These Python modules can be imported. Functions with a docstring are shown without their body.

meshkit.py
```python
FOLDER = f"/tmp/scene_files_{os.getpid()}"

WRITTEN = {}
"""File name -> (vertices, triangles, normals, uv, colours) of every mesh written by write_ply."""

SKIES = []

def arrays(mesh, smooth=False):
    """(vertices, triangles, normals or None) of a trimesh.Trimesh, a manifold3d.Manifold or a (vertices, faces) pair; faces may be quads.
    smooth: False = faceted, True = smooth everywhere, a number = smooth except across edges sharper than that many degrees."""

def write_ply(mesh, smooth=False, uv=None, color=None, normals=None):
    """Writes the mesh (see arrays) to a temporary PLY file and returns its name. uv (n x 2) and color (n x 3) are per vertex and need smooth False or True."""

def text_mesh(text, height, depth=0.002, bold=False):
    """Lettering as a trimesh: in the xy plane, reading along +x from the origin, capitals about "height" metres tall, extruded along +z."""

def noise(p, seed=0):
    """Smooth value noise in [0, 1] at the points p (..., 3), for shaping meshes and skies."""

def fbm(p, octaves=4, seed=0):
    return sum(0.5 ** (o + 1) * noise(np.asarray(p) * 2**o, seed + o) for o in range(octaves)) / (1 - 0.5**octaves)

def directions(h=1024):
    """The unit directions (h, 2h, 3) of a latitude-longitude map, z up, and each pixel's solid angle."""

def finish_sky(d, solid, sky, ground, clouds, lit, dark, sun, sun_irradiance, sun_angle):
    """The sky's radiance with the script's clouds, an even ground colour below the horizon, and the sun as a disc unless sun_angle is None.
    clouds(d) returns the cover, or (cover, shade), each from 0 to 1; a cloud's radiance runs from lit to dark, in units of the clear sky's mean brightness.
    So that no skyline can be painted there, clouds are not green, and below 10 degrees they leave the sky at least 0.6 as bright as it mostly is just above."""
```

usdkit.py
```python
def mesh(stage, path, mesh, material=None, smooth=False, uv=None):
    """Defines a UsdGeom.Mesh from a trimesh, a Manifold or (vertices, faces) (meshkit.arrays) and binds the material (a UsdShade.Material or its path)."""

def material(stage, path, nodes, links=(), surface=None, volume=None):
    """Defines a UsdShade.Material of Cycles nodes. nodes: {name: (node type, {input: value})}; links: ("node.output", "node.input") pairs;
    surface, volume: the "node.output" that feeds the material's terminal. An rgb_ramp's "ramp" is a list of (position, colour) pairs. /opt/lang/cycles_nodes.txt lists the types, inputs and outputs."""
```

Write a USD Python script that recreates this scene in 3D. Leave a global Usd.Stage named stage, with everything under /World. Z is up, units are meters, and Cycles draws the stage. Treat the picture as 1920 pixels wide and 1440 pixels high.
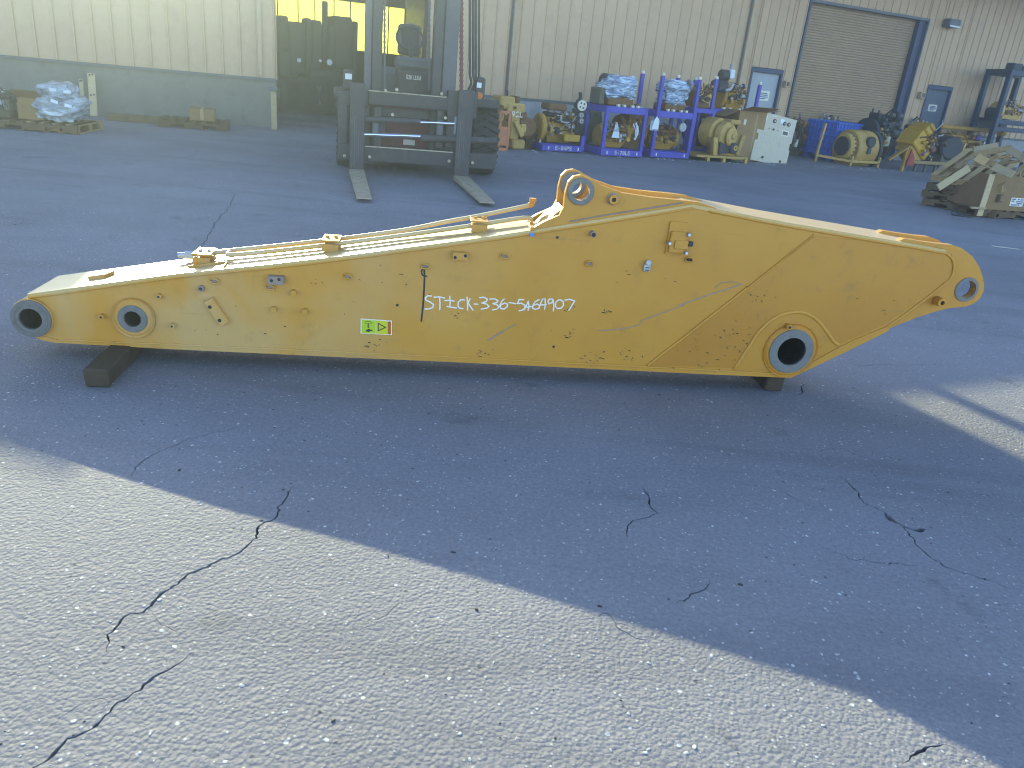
import math, random
import numpy as np, trimesh, shapely, shapely.geometry as sg, shapely.ops, usdkit, meshkit
from pxr import Usd, UsdGeom, UsdLux, UsdShade, Gf, Sdf, Vt

stage = Usd.Stage.CreateInMemory()
UsdGeom.SetStageUpAxis(stage, UsdGeom.Tokens.z)
UsdGeom.SetStageMetersPerUnit(stage, 1.0)
UsdGeom.Xform.Define(stage, '/World')
UsdGeom.Scope.Define(stage, '/World/Looks')

# ------------------------------------------------------------------ camera, sky, sun, exposure
EXPOSURE = 1.58
SUN_EL, SUN_AZ = math.radians(18.8), math.radians(-27.0)      # azimuth from +y towards +x
SKY_STRENGTH, SUN_INT = 0.15, 1.08
CAM_H, FPX = 1.5, 1450.0                                       # eye height, focal length in pixels of a 1920 px wide frame
_d = np.array([-355.0, 3560.0, 1450.0]); _d /= np.linalg.norm(_d)   # straight down, seen from the camera (x right, y down, z ahead)
_up = -_d
_yh = np.array([0, 0, 1.0]) - _up * _up[2]; _yh /= np.linalg.norm(_yh)
_xh = np.cross(_yh, _up)
ROT = np.stack([_xh, _yh, _up])
EYE = np.array([0, 0, CAM_H])
cam = UsdGeom.Camera.Define(stage, '/World/camera')
_r, _u, _b = ROT @ [1, 0, 0], ROT @ [0, -1, 0], ROT @ [0, 0, -1]
cam.AddTransformOp().Set(Gf.Matrix4d(*_r, 0, *_u, 0, *_b, 0, *EYE, 1))
cam.CreateHorizontalApertureAttr(36.0); cam.CreateVerticalApertureAttr(27.0)
cam.CreateFocalLengthAttr(36.0 * FPX / 1920)
cam.CreateClippingRangeAttr(Gf.Vec2f(0.05, 2000))
cam.CreateExposureAttr(EXPOSURE)
dome = UsdLux.DomeLight.Define(stage, '/World/sky')
dome.GetPrim().SetCustomDataByKey('kind', 'structure')
skym = usdkit.material(stage, '/World/Looks/sky', {
    's': ('sky_texture', {'sky_type': 'single_scattering', 'sun_disc': False, 'sun_elevation': SUN_EL, 'sun_rotation': SUN_AZ, 'air_density': 1.0, 'aerosol_density': 0.6, 'ozone_density': 2.5}),
    'b': ('background_shader', {'strength': SKY_STRENGTH})}, [('s.color', 'b.color')], surface='b.background')
UsdShade.MaterialBindingAPI.Apply(dome.GetPrim()).Bind(skym)
sun = UsdLux.DistantLight.Define(stage, '/World/sun')
sun.CreateIntensityAttr(SUN_INT); sun.CreateNormalizeAttr(True); sun.CreateAngleAttr(0.4); sun.CreateColorAttr(Gf.Vec3f(1.0, 0.965, 0.56))
SUNV = np.array([math.cos(SUN_EL) * math.sin(SUN_AZ), math.cos(SUN_EL) * math.cos(SUN_AZ), math.sin(SUN_EL)])
_z = SUNV; _x = np.cross([0, 0, 1.0], _z); _x /= np.linalg.norm(_x); _y = np.cross(_z, _x)
sun.AddTransformOp().Set(Gf.Matrix4d(*_x, 0, *_y, 0, *_z, 0, *(SUNV * 60), 1))

# ------------------------------------------------------------------ survey helpers: where a sight line meets a real surface
def ray(px, py):
    v = ROT @ np.array([px - 960, py - 720, FPX]); return v / np.linalg.norm(v)
def gnd(px, py, z=0.0):
    r = ray(px, py); return EYE + r * ((z - CAM_H) / r[2])
class Frame:
    """A thing's own axes: x along its front, y away from the viewer, z up."""
    def __init__(s, o, deg):
        s.o = np.array([o[0], o[1], 0.0]); s.a = math.radians(deg); s.deg = deg
        s.x = np.array([math.cos(s.a), math.sin(s.a), 0]); s.y = np.array([-math.sin(s.a), math.cos(s.a), 0])
    def at(s, px, py, d=0.0):
        r = ray(px, py); p = EYE + r * (((s.o + s.y * d - EYE) @ s.y) / (r @ s.y)); q = p - s.o
        return float(q @ s.x), float(q[2])
    def rect(s, x0, y0, x1, y1, d=0.0):
        xm, ym = (x0 + x1) / 2, (y0 + y1) / 2
        return s.at(x0, ym, d)[0], s.at(x1, ym, d)[0], s.at(xm, y1, d)[1], s.at(xm, y0, d)[1]
    def world(s, x, y, z=0.0):
        return s.o + s.x * x + s.y * y + np.array([0, 0, z])

# ------------------------------------------------------------------ prim helpers
_used = {}
def numbered(parent, name):
    k = parent + '/' + name; n = _used.get(k, 0); _used[k] = n + 1
    return k if n == 0 else f'{k}_{n:03d}'
def tag(p, label=None, cat=None, group=None, kind=None):
    p = p.GetPrim() if hasattr(p, 'GetPrim') else p
    for k, v in (('label', label), ('category', cat), ('group', group), ('kind', kind)):
        if v: p.SetCustomDataByKey(k, v)
    return p
GROUPS = {'pallet': 'wooden pallets in the yard', 'engine': 'engines stored along the warehouse wall', 'blue_frame': 'blue steel frames by the warehouse wall', 'wrapped_engine': 'plastic wrapped engines on the blue frames', 'timber_block': 'timber blocks under the yellow arm',
          'document_bag': 'tags in plastic bags on the blue frames', 'leaning_board': 'boards leaning on the left wall', 'broken_board': 'broken boards on the pallet pile', 'parked_machine': 'dark machines in the passage'}
def thing(name, label, cat, frame=None, group=None, loc=None, deg=0.0, kind=None):
    group = group or GROUPS.get(name)
    x = UsdGeom.Xform.Define(stage, numbered('/World', name))
    if frame is not None: loc, deg = frame.o, frame.deg
    if loc is not None: x.AddTranslateOp().Set(Gf.Vec3d(*map(float, loc))); x.AddRotateZOp().Set(float(deg))
    return tag(x, label, cat, group, kind)
def obj(name, m, mat, parent=None, smooth=False, label=None, kind=None, cat=None, group=None):
    if isinstance(m, list): m = trimesh.util.concatenate(m)
    pp = str(parent.GetPath()) if parent is not None else '/World'
    g = usdkit.mesh(stage, numbered(pp, name), m, mat, smooth=smooth)
    return tag(g, label, cat, group, kind)
def dup(root, loc, deg, label, group=None, tilt=None):
    base = root.GetName().rstrip('0123456789').rstrip('_')
    x = UsdGeom.Xform.Define(stage, numbered('/World', base))
    x.AddTranslateOp().Set(Gf.Vec3d(*map(float, loc))); x.AddRotateZOp().Set(float(deg))
    if tilt: x.AddRotateXYZOp(opSuffix='tilt').Set(Gf.Vec3f(*tilt))
    p = x.GetPrim(); p.GetReferences().AddInternalReference(root.GetPath()); p.SetInstanceable(True)
    # the copy keeps its own place: local ops override those referenced
    return tag(p, label, root.GetCustomDataByKey('category'), group or root.GetCustomDataByKey('group'))

# ------------------------------------------------------------------ mesh helpers
def cbox(x0, x1, y0, y1, z0, z1, ch=0.0):
    if x1 < x0: x0, x1 = x1, x0
    if y1 < y0: y0, y1 = y1, y0
    if z1 < z0: z0, z1 = z1, z0
    c = np.array([(x0 + x1) / 2, (y0 + y1) / 2, (z0 + z1) / 2]); h = np.array([x1 - x0, y1 - y0, z1 - z0]) / 2
    h = np.maximum(h, 5e-4)
    ch = min(ch, 0.45 * h.min())
    if ch <= 1e-5:
        m = trimesh.creation.box(2 * h); m.apply_translation(c); return m
    pts = []
    for sx in (-1, 1):
        for sy in (-1, 1):
            for sz in (-1, 1):
                s = np.array([sx, sy, sz]) * h
                for k in range(3):
                    p = s - np.array([sx, sy, sz]) * ch; p[k] = s[k]; pts.append(p + c)
    return trimesh.convex.convex_hull(np.array(pts))
def cyl(p0, p1, r, n=16, r1=None, ch=0.0):
    p0, p1 = np.array(p0, float), np.array(p1, float); r1 = r if r1 is None else r1
    L = np.linalg.norm(p1 - p0)
    if ch > 0: prof = [(0, 0), (r - ch, 0), (r, ch), (r1, L - ch), (r1 - ch, L), (0, L)]
    else: prof = [(0, 0), (r, 0), (r1, L), (0, L)]
    m = trimesh.creation.revolve(np.array(prof), sections=n)
    m.apply_transform(trimesh.geometry.align_vectors([0, 0, 1], (p1 - p0) / L)); m.apply_translation(p0); return m
def ring(c, axis, R, r, L, n=40, ch=0.003):
    """A tube (bushing) from c along axis, length L, outer R, bore r."""
    prof = np.array([(r, 0), (R - ch, 0), (R, ch), (R, L - ch), (R - ch, L), (r, L), (r, 0)])
    m = trimesh.creation.revolve(prof, sections=n)
    m.apply_transform(trimesh.geometry.align_vectors([0, 0, 1], np.array(axis, float))); m.apply_translation(c); return m
def tube(pts, r, n=8, cap=True):
    pts = np.array(pts, float)
    m = []
    t = np.gradient(pts, axis=0); t /= np.maximum(np.linalg.norm(t, axis=1, keepdims=True), 1e-9)
    ref = np.array([0, 0, 1.0]) if abs(t[0][2]) < 0.9 else np.array([1.0, 0, 0])
    a = np.cross(t[0], ref); a /= np.linalg.norm(a)
    V = []
    for p, d in zip(pts, t):
        a = a - d * (a @ d); a /= np.linalg.norm(a); b = np.cross(d, a)
        for k in range(n):
            q = 2 * math.pi * k / n; V.append(p + r * (a * math.cos(q) + b * math.sin(q)))
    F = []
    for i in range(len(pts) - 1):
        for k in range(n):
            k2 = (k + 1) % n; F += [[i * n + k, i * n + k2, (i + 1) * n + k2], [i * n + k, (i + 1) * n + k2, (i + 1) * n + k]]
    if cap:
        V += [pts[0], pts[-1]]; c0, c1 = len(V) - 2, len(V) - 1
        for k in range(n):
            k2 = (k + 1) % n; F += [[c0, k2, k], [c1, (len(pts) - 1) * n + k, (len(pts) - 1) * n + k2]]
    m = trimesh.Trimesh(np.array(V), np.array(F), process=False); m.fix_normals(); return m
def spline(ctrl, n=16):
    ctrl = np.array(ctrl, float)
    if len(ctrl) < 3: return np.linspace(ctrl[0], ctrl[-1], n)
    P = np.vstack([2 * ctrl[0] - ctrl[1], ctrl, 2 * ctrl[-1] - ctrl[-2]]); out = []
    for i in range(1, len(P) - 2):
        for t in np.linspace(0, 1, n, endpoint=False):
            a, b, c, d = P[i - 1:i + 3]
            out.append(0.5 * (2 * b + (c - a) * t + (2 * a - 5 * b + 4 * c - d) * t * t + (3 * b - a - 3 * c + d) * t ** 3))
    return np.array(out + [ctrl[-1]])
def poly_xz(poly, y0, y1):
    """A plate: polygon (shapely or points) in x,z, from depth y0 to y1."""
    if not isinstance(poly, sg.Polygon): poly = sg.Polygon(poly)
    poly = poly if poly.is_valid else poly.buffer(0)
    ms = []
    for g in getattr(poly, 'geoms', [poly]):
        m = trimesh.creation.extrude_polygon(g, y1 - y0, engine='earcut')
        v = m.vertices.copy(); m.vertices = np.stack([v[:, 0], y1 - v[:, 2], v[:, 1]], 1)
        ms.append(m)
    m = trimesh.util.concatenate(ms); return m
def moved(m, mat=None, t=None):
    m = m.copy()
    if mat is not None: m.apply_transform(mat)
    if t is not None: m.apply_translation(t)
    return m
def rot(deg, axis, pt=(0, 0, 0)):
    return trimesh.transformations.rotation_matrix(math.radians(deg), axis, pt)
def beam(p0, p1, w, h, ch=0.004, roll=0.0):
    """A square bar between two points, w wide, h thick."""
    p0, p1 = np.array(p0, float), np.array(p1, float); L = np.linalg.norm(p1 - p0); d = (p1 - p0) / L
    m = cbox(0, L, -w / 2, w / 2, -h / 2, h / 2, ch)
    ref = np.array([0, 0, 1.0]) if abs(d[2]) < 0.95 else np.array([0, 1.0, 0])
    b = np.cross(ref, d); b /= np.linalg.norm(b); c = np.cross(d, b)
    T = np.eye(4); T[:3, 0], T[:3, 1], T[:3, 2], T[:3, 3] = d, b, c, p0
    if roll: m.apply_transform(rot(roll, [1, 0, 0]))
    m.apply_transform(T); return m
def crumple(m, amp, scale, seed, sharp=False):
    v = m.vertices; n = m.vertex_normals
    f = meshkit.fbm(v * scale, 4, seed)
    if sharp: f = np.abs(f - 0.5) * 2
    m = m.copy(); m.vertices = v + n * ((f - 0.45) * amp)[:, None]; return m

# ------------------------------------------------------------------ materials
def M(name, nodes, links, surface='p.BSDF'):
    return usdkit.material(stage, '/World/Looks/' + name, nodes, links, surface=surface)
def paint(name, col, col2=None, rough=0.5, dirt=(0.05, 0.04, 0.03), dirt_amt=0.35, scale=6.0, metallic=0.0, bump=0.0, chips=0.0, spec=0.4, var=(0.86, 1.1)):
    """Painted or bare surface: two tones by noise, dirt patches, optional chips; tone varies from piece to piece."""
    col2 = col2 or tuple(c * 0.8 for c in col)
    nodes = {'tc': ('texture_coordinate', {}), 'n1': ('noise_texture', {'scale': scale, 'detail': 6.0, 'roughness': 0.6}),
             'm1': ('mix_color', {'a': col, 'b': col2}),
             'n2': ('noise_texture', {'scale': scale * 2.7, 'detail': 8.0, 'roughness': 0.7}),
             'r2': ('map_range', {'from_min': 0.52, 'from_max': 0.72, 'to_min': 0.0, 'to_max': dirt_amt, 'clamp': True}),
             'm2': ('mix_color', {'b': dirt}),
             'oi': ('object_info', {}), 'rv': ('map_range', {'from_min': 0.0, 'from_max': 1.0, 'to_min': var[0], 'to_max': var[1]}),
             'hv': ('hsv', {}),
             'rr': ('map_range', {'from_min': 0.3, 'from_max': 0.7, 'to_min': max(rough - 0.12, 0.05), 'to_max': min(rough + 0.15, 1)}),
             'p': ('principled_bsdf', {'metallic': metallic, 'specular_ior_level': spec})}
    links = [('tc.object', 'n1.vector'), ('tc.object', 'n2.vector'), ('n1.fac', 'm1.fac'), ('n2.fac', 'r2.value'), ('r2.result', 'm2.fac'), ('m1.result', 'm2.a'),
             ('oi.random', 'rv.value'), ('rv.result', 'hv.value'), ('m2.result', 'hv.color'), ('hv.color', 'p.base_color'), ('n1.fac', 'rr.value'), ('rr.result', 'p.roughness')]
    if bump:
        nodes['bp'] = ('bump', {'strength': 0.6, 'distance': bump}); links += [('n2.fac', 'bp.height'), ('bp.normal', 'p.normal')]
    return M(name, nodes, links)

def wood(name, col, col2, rough=0.8):
    nodes = {'tc': ('texture_coordinate', {}), 'mp': ('mapping', {'scale': (3.0, 30.0, 30.0)}), 'n1': ('noise_texture', {'scale': 1.5, 'detail': 6.0, 'roughness': 0.65, 'distortion': 0.6}),
             'm1': ('mix_color', {'a': col, 'b': col2}), 'oi': ('object_info', {}), 'rv': ('map_range', {'to_min': 0.7, 'to_max': 1.2}), 'hv': ('hsv', {}),
             'n2': ('noise_texture', {'scale': 5.0, 'detail': 4.0}), 'r2': ('map_range', {'from_min': 0.55, 'from_max': 0.75, 'to_min': 0.0, 'to_max': 0.5, 'clamp': True}), 'm2': ('mix_color', {'b': tuple(c * 0.35 for c in col2)}),
             'bp': ('bump', {'strength': 0.5, 'distance': 0.004}), 'p': ('principled_bsdf', {'roughness': rough, 'specular_ior_level': 0.25})}
    links = [('tc.object', 'mp.vector'), ('mp.vector', 'n1.vector'), ('tc.object', 'n2.vector'), ('n2.fac', 'r2.value'), ('r2.result', 'm2.fac'), ('n1.fac', 'm1.fac'), ('m1.result', 'm2.a'), ('oi.random', 'rv.value'), ('rv.result', 'hv.value'),
             ('m2.result', 'hv.color'), ('hv.color', 'p.base_color'), ('n1.fac', 'bp.height'), ('bp.normal', 'p.normal')]
    return M(name, nodes, links)

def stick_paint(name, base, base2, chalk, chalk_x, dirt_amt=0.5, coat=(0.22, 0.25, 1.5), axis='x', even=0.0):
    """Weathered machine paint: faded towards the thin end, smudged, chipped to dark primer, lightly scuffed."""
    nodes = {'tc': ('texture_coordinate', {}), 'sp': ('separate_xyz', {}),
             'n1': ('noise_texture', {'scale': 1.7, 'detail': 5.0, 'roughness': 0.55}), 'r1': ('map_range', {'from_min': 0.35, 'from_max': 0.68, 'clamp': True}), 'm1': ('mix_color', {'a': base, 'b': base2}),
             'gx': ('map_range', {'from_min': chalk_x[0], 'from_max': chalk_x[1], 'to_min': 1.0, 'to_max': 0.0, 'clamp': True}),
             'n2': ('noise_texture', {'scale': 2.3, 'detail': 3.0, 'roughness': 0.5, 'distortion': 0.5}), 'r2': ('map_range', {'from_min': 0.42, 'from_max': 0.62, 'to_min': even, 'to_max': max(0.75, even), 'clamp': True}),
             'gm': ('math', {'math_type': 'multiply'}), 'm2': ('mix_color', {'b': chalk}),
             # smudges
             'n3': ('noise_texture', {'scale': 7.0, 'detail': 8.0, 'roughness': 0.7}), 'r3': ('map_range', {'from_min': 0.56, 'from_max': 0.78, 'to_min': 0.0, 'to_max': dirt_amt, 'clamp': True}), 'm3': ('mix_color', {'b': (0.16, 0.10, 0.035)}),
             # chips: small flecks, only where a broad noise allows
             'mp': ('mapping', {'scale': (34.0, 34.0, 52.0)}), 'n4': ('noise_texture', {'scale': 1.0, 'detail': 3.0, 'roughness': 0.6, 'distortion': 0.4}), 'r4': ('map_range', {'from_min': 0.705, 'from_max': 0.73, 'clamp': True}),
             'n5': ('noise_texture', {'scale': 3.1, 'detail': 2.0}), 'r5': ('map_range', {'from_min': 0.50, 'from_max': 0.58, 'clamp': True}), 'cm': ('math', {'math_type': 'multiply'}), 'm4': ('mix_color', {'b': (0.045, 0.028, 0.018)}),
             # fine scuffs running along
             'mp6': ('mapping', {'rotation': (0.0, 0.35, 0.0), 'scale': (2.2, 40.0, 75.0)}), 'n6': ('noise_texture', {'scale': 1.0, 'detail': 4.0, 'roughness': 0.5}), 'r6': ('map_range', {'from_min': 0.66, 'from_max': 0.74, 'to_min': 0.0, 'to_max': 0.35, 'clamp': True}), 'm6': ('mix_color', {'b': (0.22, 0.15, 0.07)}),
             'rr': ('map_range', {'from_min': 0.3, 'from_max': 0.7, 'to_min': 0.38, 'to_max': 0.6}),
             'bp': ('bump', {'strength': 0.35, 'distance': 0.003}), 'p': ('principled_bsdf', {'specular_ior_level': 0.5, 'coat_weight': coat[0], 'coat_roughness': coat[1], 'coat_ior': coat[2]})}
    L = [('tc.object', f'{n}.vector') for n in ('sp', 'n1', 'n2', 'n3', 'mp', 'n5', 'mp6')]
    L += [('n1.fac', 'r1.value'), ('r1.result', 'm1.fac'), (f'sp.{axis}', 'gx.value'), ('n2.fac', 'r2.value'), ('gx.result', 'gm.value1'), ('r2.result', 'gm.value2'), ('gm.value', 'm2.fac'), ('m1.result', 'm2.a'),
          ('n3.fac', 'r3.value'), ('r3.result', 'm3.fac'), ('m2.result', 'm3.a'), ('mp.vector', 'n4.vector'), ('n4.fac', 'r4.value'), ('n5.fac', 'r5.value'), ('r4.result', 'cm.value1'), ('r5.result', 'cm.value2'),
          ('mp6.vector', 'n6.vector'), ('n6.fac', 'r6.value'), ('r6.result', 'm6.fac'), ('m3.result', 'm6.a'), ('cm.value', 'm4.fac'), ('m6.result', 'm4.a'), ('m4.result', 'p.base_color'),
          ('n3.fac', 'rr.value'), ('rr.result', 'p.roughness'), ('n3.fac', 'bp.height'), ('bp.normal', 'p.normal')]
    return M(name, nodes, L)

YEL = stick_paint('stick_yellow', (0.485, 0.212, 0.015), (0.53, 0.245, 0.023), (0.49, 0.31, 0.12), (0.8, 2.3))
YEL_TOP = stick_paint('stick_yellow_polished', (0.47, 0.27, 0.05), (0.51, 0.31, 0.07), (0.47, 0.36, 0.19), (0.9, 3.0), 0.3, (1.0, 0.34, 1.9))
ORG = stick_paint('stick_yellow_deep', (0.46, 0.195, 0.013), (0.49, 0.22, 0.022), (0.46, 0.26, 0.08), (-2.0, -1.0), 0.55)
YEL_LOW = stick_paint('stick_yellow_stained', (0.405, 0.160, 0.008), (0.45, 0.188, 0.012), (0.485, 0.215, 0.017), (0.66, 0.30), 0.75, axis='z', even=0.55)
STEEL = paint('machined_steel', (0.20, 0.19, 0.18), (0.13, 0.125, 0.12), rough=0.5, metallic=0.25, scale=14, dirt_amt=0.5)
BORE = paint('greasy_bore', (0.022, 0.022, 0.024), (0.012, 0.012, 0.013), rough=0.35, scale=12)
GALV = paint('zinc_clamp', (0.55, 0.57, 0.60), (0.40, 0.42, 0.45), rough=0.35, metallic=0.6, scale=20, dirt_amt=0.3)
WHITE = paint('white_marker', (0.819, 0.731, 0.640), rough=0.7, dirt_amt=0.1)
INK = paint('black_ink', (0.03, 0.022, 0.02), rough=0.6, dirt_amt=0.0)
SCRATCH = paint('scratch_primer', (0.34, 0.25, 0.20), (0.22, 0.16, 0.13), rough=0.7, scale=18)
SIGN_G = paint('sign_lime', (0.46, 0.60, 0.02), rough=0.5, dirt_amt=0.1)
SIGN_Y = paint('sign_yellow', (0.62, 0.60, 0.02), rough=0.5, dirt_amt=0.1)
SIGN_O = paint('sign_orange', (0.50, 0.13, 0.02), rough=0.5, dirt_amt=0.1)
SIGN_W = paint('sign_white', (0.756, 0.684, 0.558), rough=0.5, dirt_amt=0.15)
SIGN_B = paint('sign_blue_print', (0.06, 0.12, 0.30), rough=0.6, dirt_amt=0.0)
BLUE_CAP = paint('blue_clip', (0.10, 0.22, 0.62), rough=0.4, dirt_amt=0.1)
OLDWOOD = wood('old_timber', (0.072, 0.050, 0.034), (0.038, 0.027, 0.019))
PALLET = wood('pallet_wood', (0.428, 0.290, 0.139), (0.275, 0.176, 0.079))
PALLET_D = wood('pallet_wood_weathered', (0.185, 0.115, 0.062), (0.10, 0.065, 0.036))
PALE_WOOD = wood('pale_board', (0.510, 0.396, 0.238), (0.367, 0.273, 0.152))
CARD = paint('cardboard', (0.306, 0.189, 0.086), (0.255, 0.154, 0.066), rough=0.85, dirt_amt=0.25, scale=4)
CARD_D = paint('cardboard_inside', (0.245, 0.145, 0.066), (0.194, 0.114, 0.053), rough=0.85, dirt_amt=0.25, scale=4)
TAPE = paint('kraft_tape', (0.428, 0.299, 0.145), rough=0.5, dirt_amt=0.2)
WALL = paint('wall_cream', (0.51, 0.345, 0.215), (0.475, 0.32, 0.20), rough=0.6, dirt=(0.16, 0.14, 0.11), dirt_amt=0.22, scale=0.9, var=(0.965, 1.02))
WALL_TRIM = paint('wall_trim', (0.47, 0.33, 0.215), rough=0.5, dirt_amt=0.25)
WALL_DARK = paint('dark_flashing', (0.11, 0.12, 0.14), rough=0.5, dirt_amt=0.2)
CONC = paint('concrete_base', (0.30, 0.30, 0.31), (0.23, 0.235, 0.25), rough=0.85, dirt=(0.10, 0.09, 0.08), dirt_amt=0.45, scale=1.6, bump=0.003)
CONC_L = paint('concrete_base_brown', (0.21, 0.20, 0.17), (0.165, 0.155, 0.135), rough=0.85, dirt=(0.08, 0.07, 0.06), dirt_amt=0.45, scale=1.6, bump=0.003)
SHUTTER = paint('shutter_grey', (0.305, 0.20, 0.12), (0.28, 0.185, 0.11), rough=0.5, dirt=(0.16, 0.14, 0.13), dirt_amt=0.3, scale=1.4)
FRAME_BLUE = paint('door_frame_navy', (0.045, 0.06, 0.12), rough=0.45, dirt_amt=0.2)
DOOR_LB = paint('door_light_blue', (0.31, 0.335, 0.36), (0.285, 0.31, 0.335), rough=0.45, dirt_amt=0.2, scale=2)
DOOR_DB = paint('door_slate_blue', (0.085, 0.10, 0.135), (0.07, 0.085, 0.118), rough=0.4, dirt_amt=0.2, scale=2)
RACK_BLUE = paint('frame_blue', (0.075, 0.075, 0.42), (0.06, 0.06, 0.33), rough=0.4, dirt_amt=0.35, scale=5)
RACK_TEAL = paint('rack_steel_blue', (0.028, 0.042, 0.075), (0.02, 0.032, 0.06), rough=0.4, dirt_amt=0.3, scale=4)
BIN_BLUE = paint('bin_blue_plastic', (0.05, 0.13, 0.50), (0.045, 0.11, 0.42), rough=0.45, dirt_amt=0.2, scale=4)
ENG_Y = paint('engine_yellow', (0.440, 0.246, 0.048), (0.350, 0.189, 0.033), rough=0.5, dirt_amt=0.6, scale=7)
ENG_YB = paint('engine_yellow_bright', (0.520, 0.295, 0.030), (0.460, 0.254, 0.028), rough=0.45, dirt_amt=0.4, scale=7)
ENG_TAN = paint('engine_tan', (0.500, 0.320, 0.095), (0.430, 0.271, 0.075), rough=0.5, dirt_amt=0.45, scale=7)
ENG_R = paint('engine_rust', (0.200, 0.095, 0.035), (0.130, 0.063, 0.025), rough=0.7, dirt_amt=0.6, scale=9)
ENG_K = paint('engine_black', (0.035, 0.035, 0.042), (0.022, 0.022, 0.028), rough=0.45, dirt_amt=0.3, scale=9)
ENG_M = paint('engine_metal', (0.40, 0.40, 0.42), (0.28, 0.28, 0.30), rough=0.4, metallic=0.5, dirt_amt=0.5, scale=9)
ENG_G = paint('engine_olive', (0.13, 0.12, 0.09), (0.09, 0.085, 0.065), rough=0.6, dirt_amt=0.5, scale=7)
PLASTIC_W = paint('white_tag', (0.70, 0.74, 0.78), rough=0.4, dirt_amt=0.05)
RED = paint('red_plate', (0.30, 0.035, 0.035), rough=0.5, dirt_amt=0.3)
PURPLE = paint('purple_cap', (0.14, 0.07, 0.30), rough=0.4, dirt_amt=0.2)
ORANGE = paint('orange_frame', (0.52, 0.19, 0.085), (0.44, 0.16, 0.075), rough=0.5, dirt_amt=0.35)
ORANGE_L = paint('orange_lens', (0.60, 0.16, 0.03), rough=0.25, dirt_amt=0.05)
CREAM = paint('cream_panel', (0.525, 0.451, 0.340), (0.493, 0.423, 0.316), rough=0.4, dirt_amt=0.15, scale=3)
FORK_K = paint('forklift_dark', (0.050, 0.046, 0.050), (0.036, 0.034, 0.038), rough=0.45, dirt=(0.13, 0.10, 0.09), dirt_amt=0.45, scale=4)
FORK_G = paint('forklift_grey', (0.105, 0.105, 0.115), (0.085, 0.085, 0.095), rough=0.45, dirt_amt=0.35, scale=4)
FORK_R = paint('forklift_maroon', (0.16, 0.035, 0.045), (0.12, 0.03, 0.04), rough=0.45, dirt_amt=0.4, scale=4)
FORK_W = paint('fork_worn_steel', (0.52, 0.42, 0.29), (0.42, 0.33, 0.22), rough=0.5, dirt=(0.04, 0.03, 0.028), dirt_amt=0.9, scale=6, metallic=0.1)
CHROME = M('chrome_rod', {'p': ('principled_bsdf', {'base_color': (0.82, 0.84, 0.9), 'metallic': 1.0, 'roughness': 0.12})}, [])
TYRE = paint('tyre_rubber', (0.028, 0.027, 0.028), (0.040, 0.037, 0.036), rough=0.8, dirt=(0.10, 0.085, 0.075), dirt_amt=0.5, scale=5)
LENS = paint('lamp_lens', (0.72, 0.74, 0.74), rough=0.15, dirt_amt=0.1)
ROOF = paint('roof_metal', (0.30, 0.30, 0.29), rough=0.5, dirt_amt=0.3, scale=1)
DARK_IN = paint('dark_machinery', (0.045, 0.055, 0.045), (0.03, 0.036, 0.032), rough=0.6, dirt_amt=0.3, scale=3)
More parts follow.
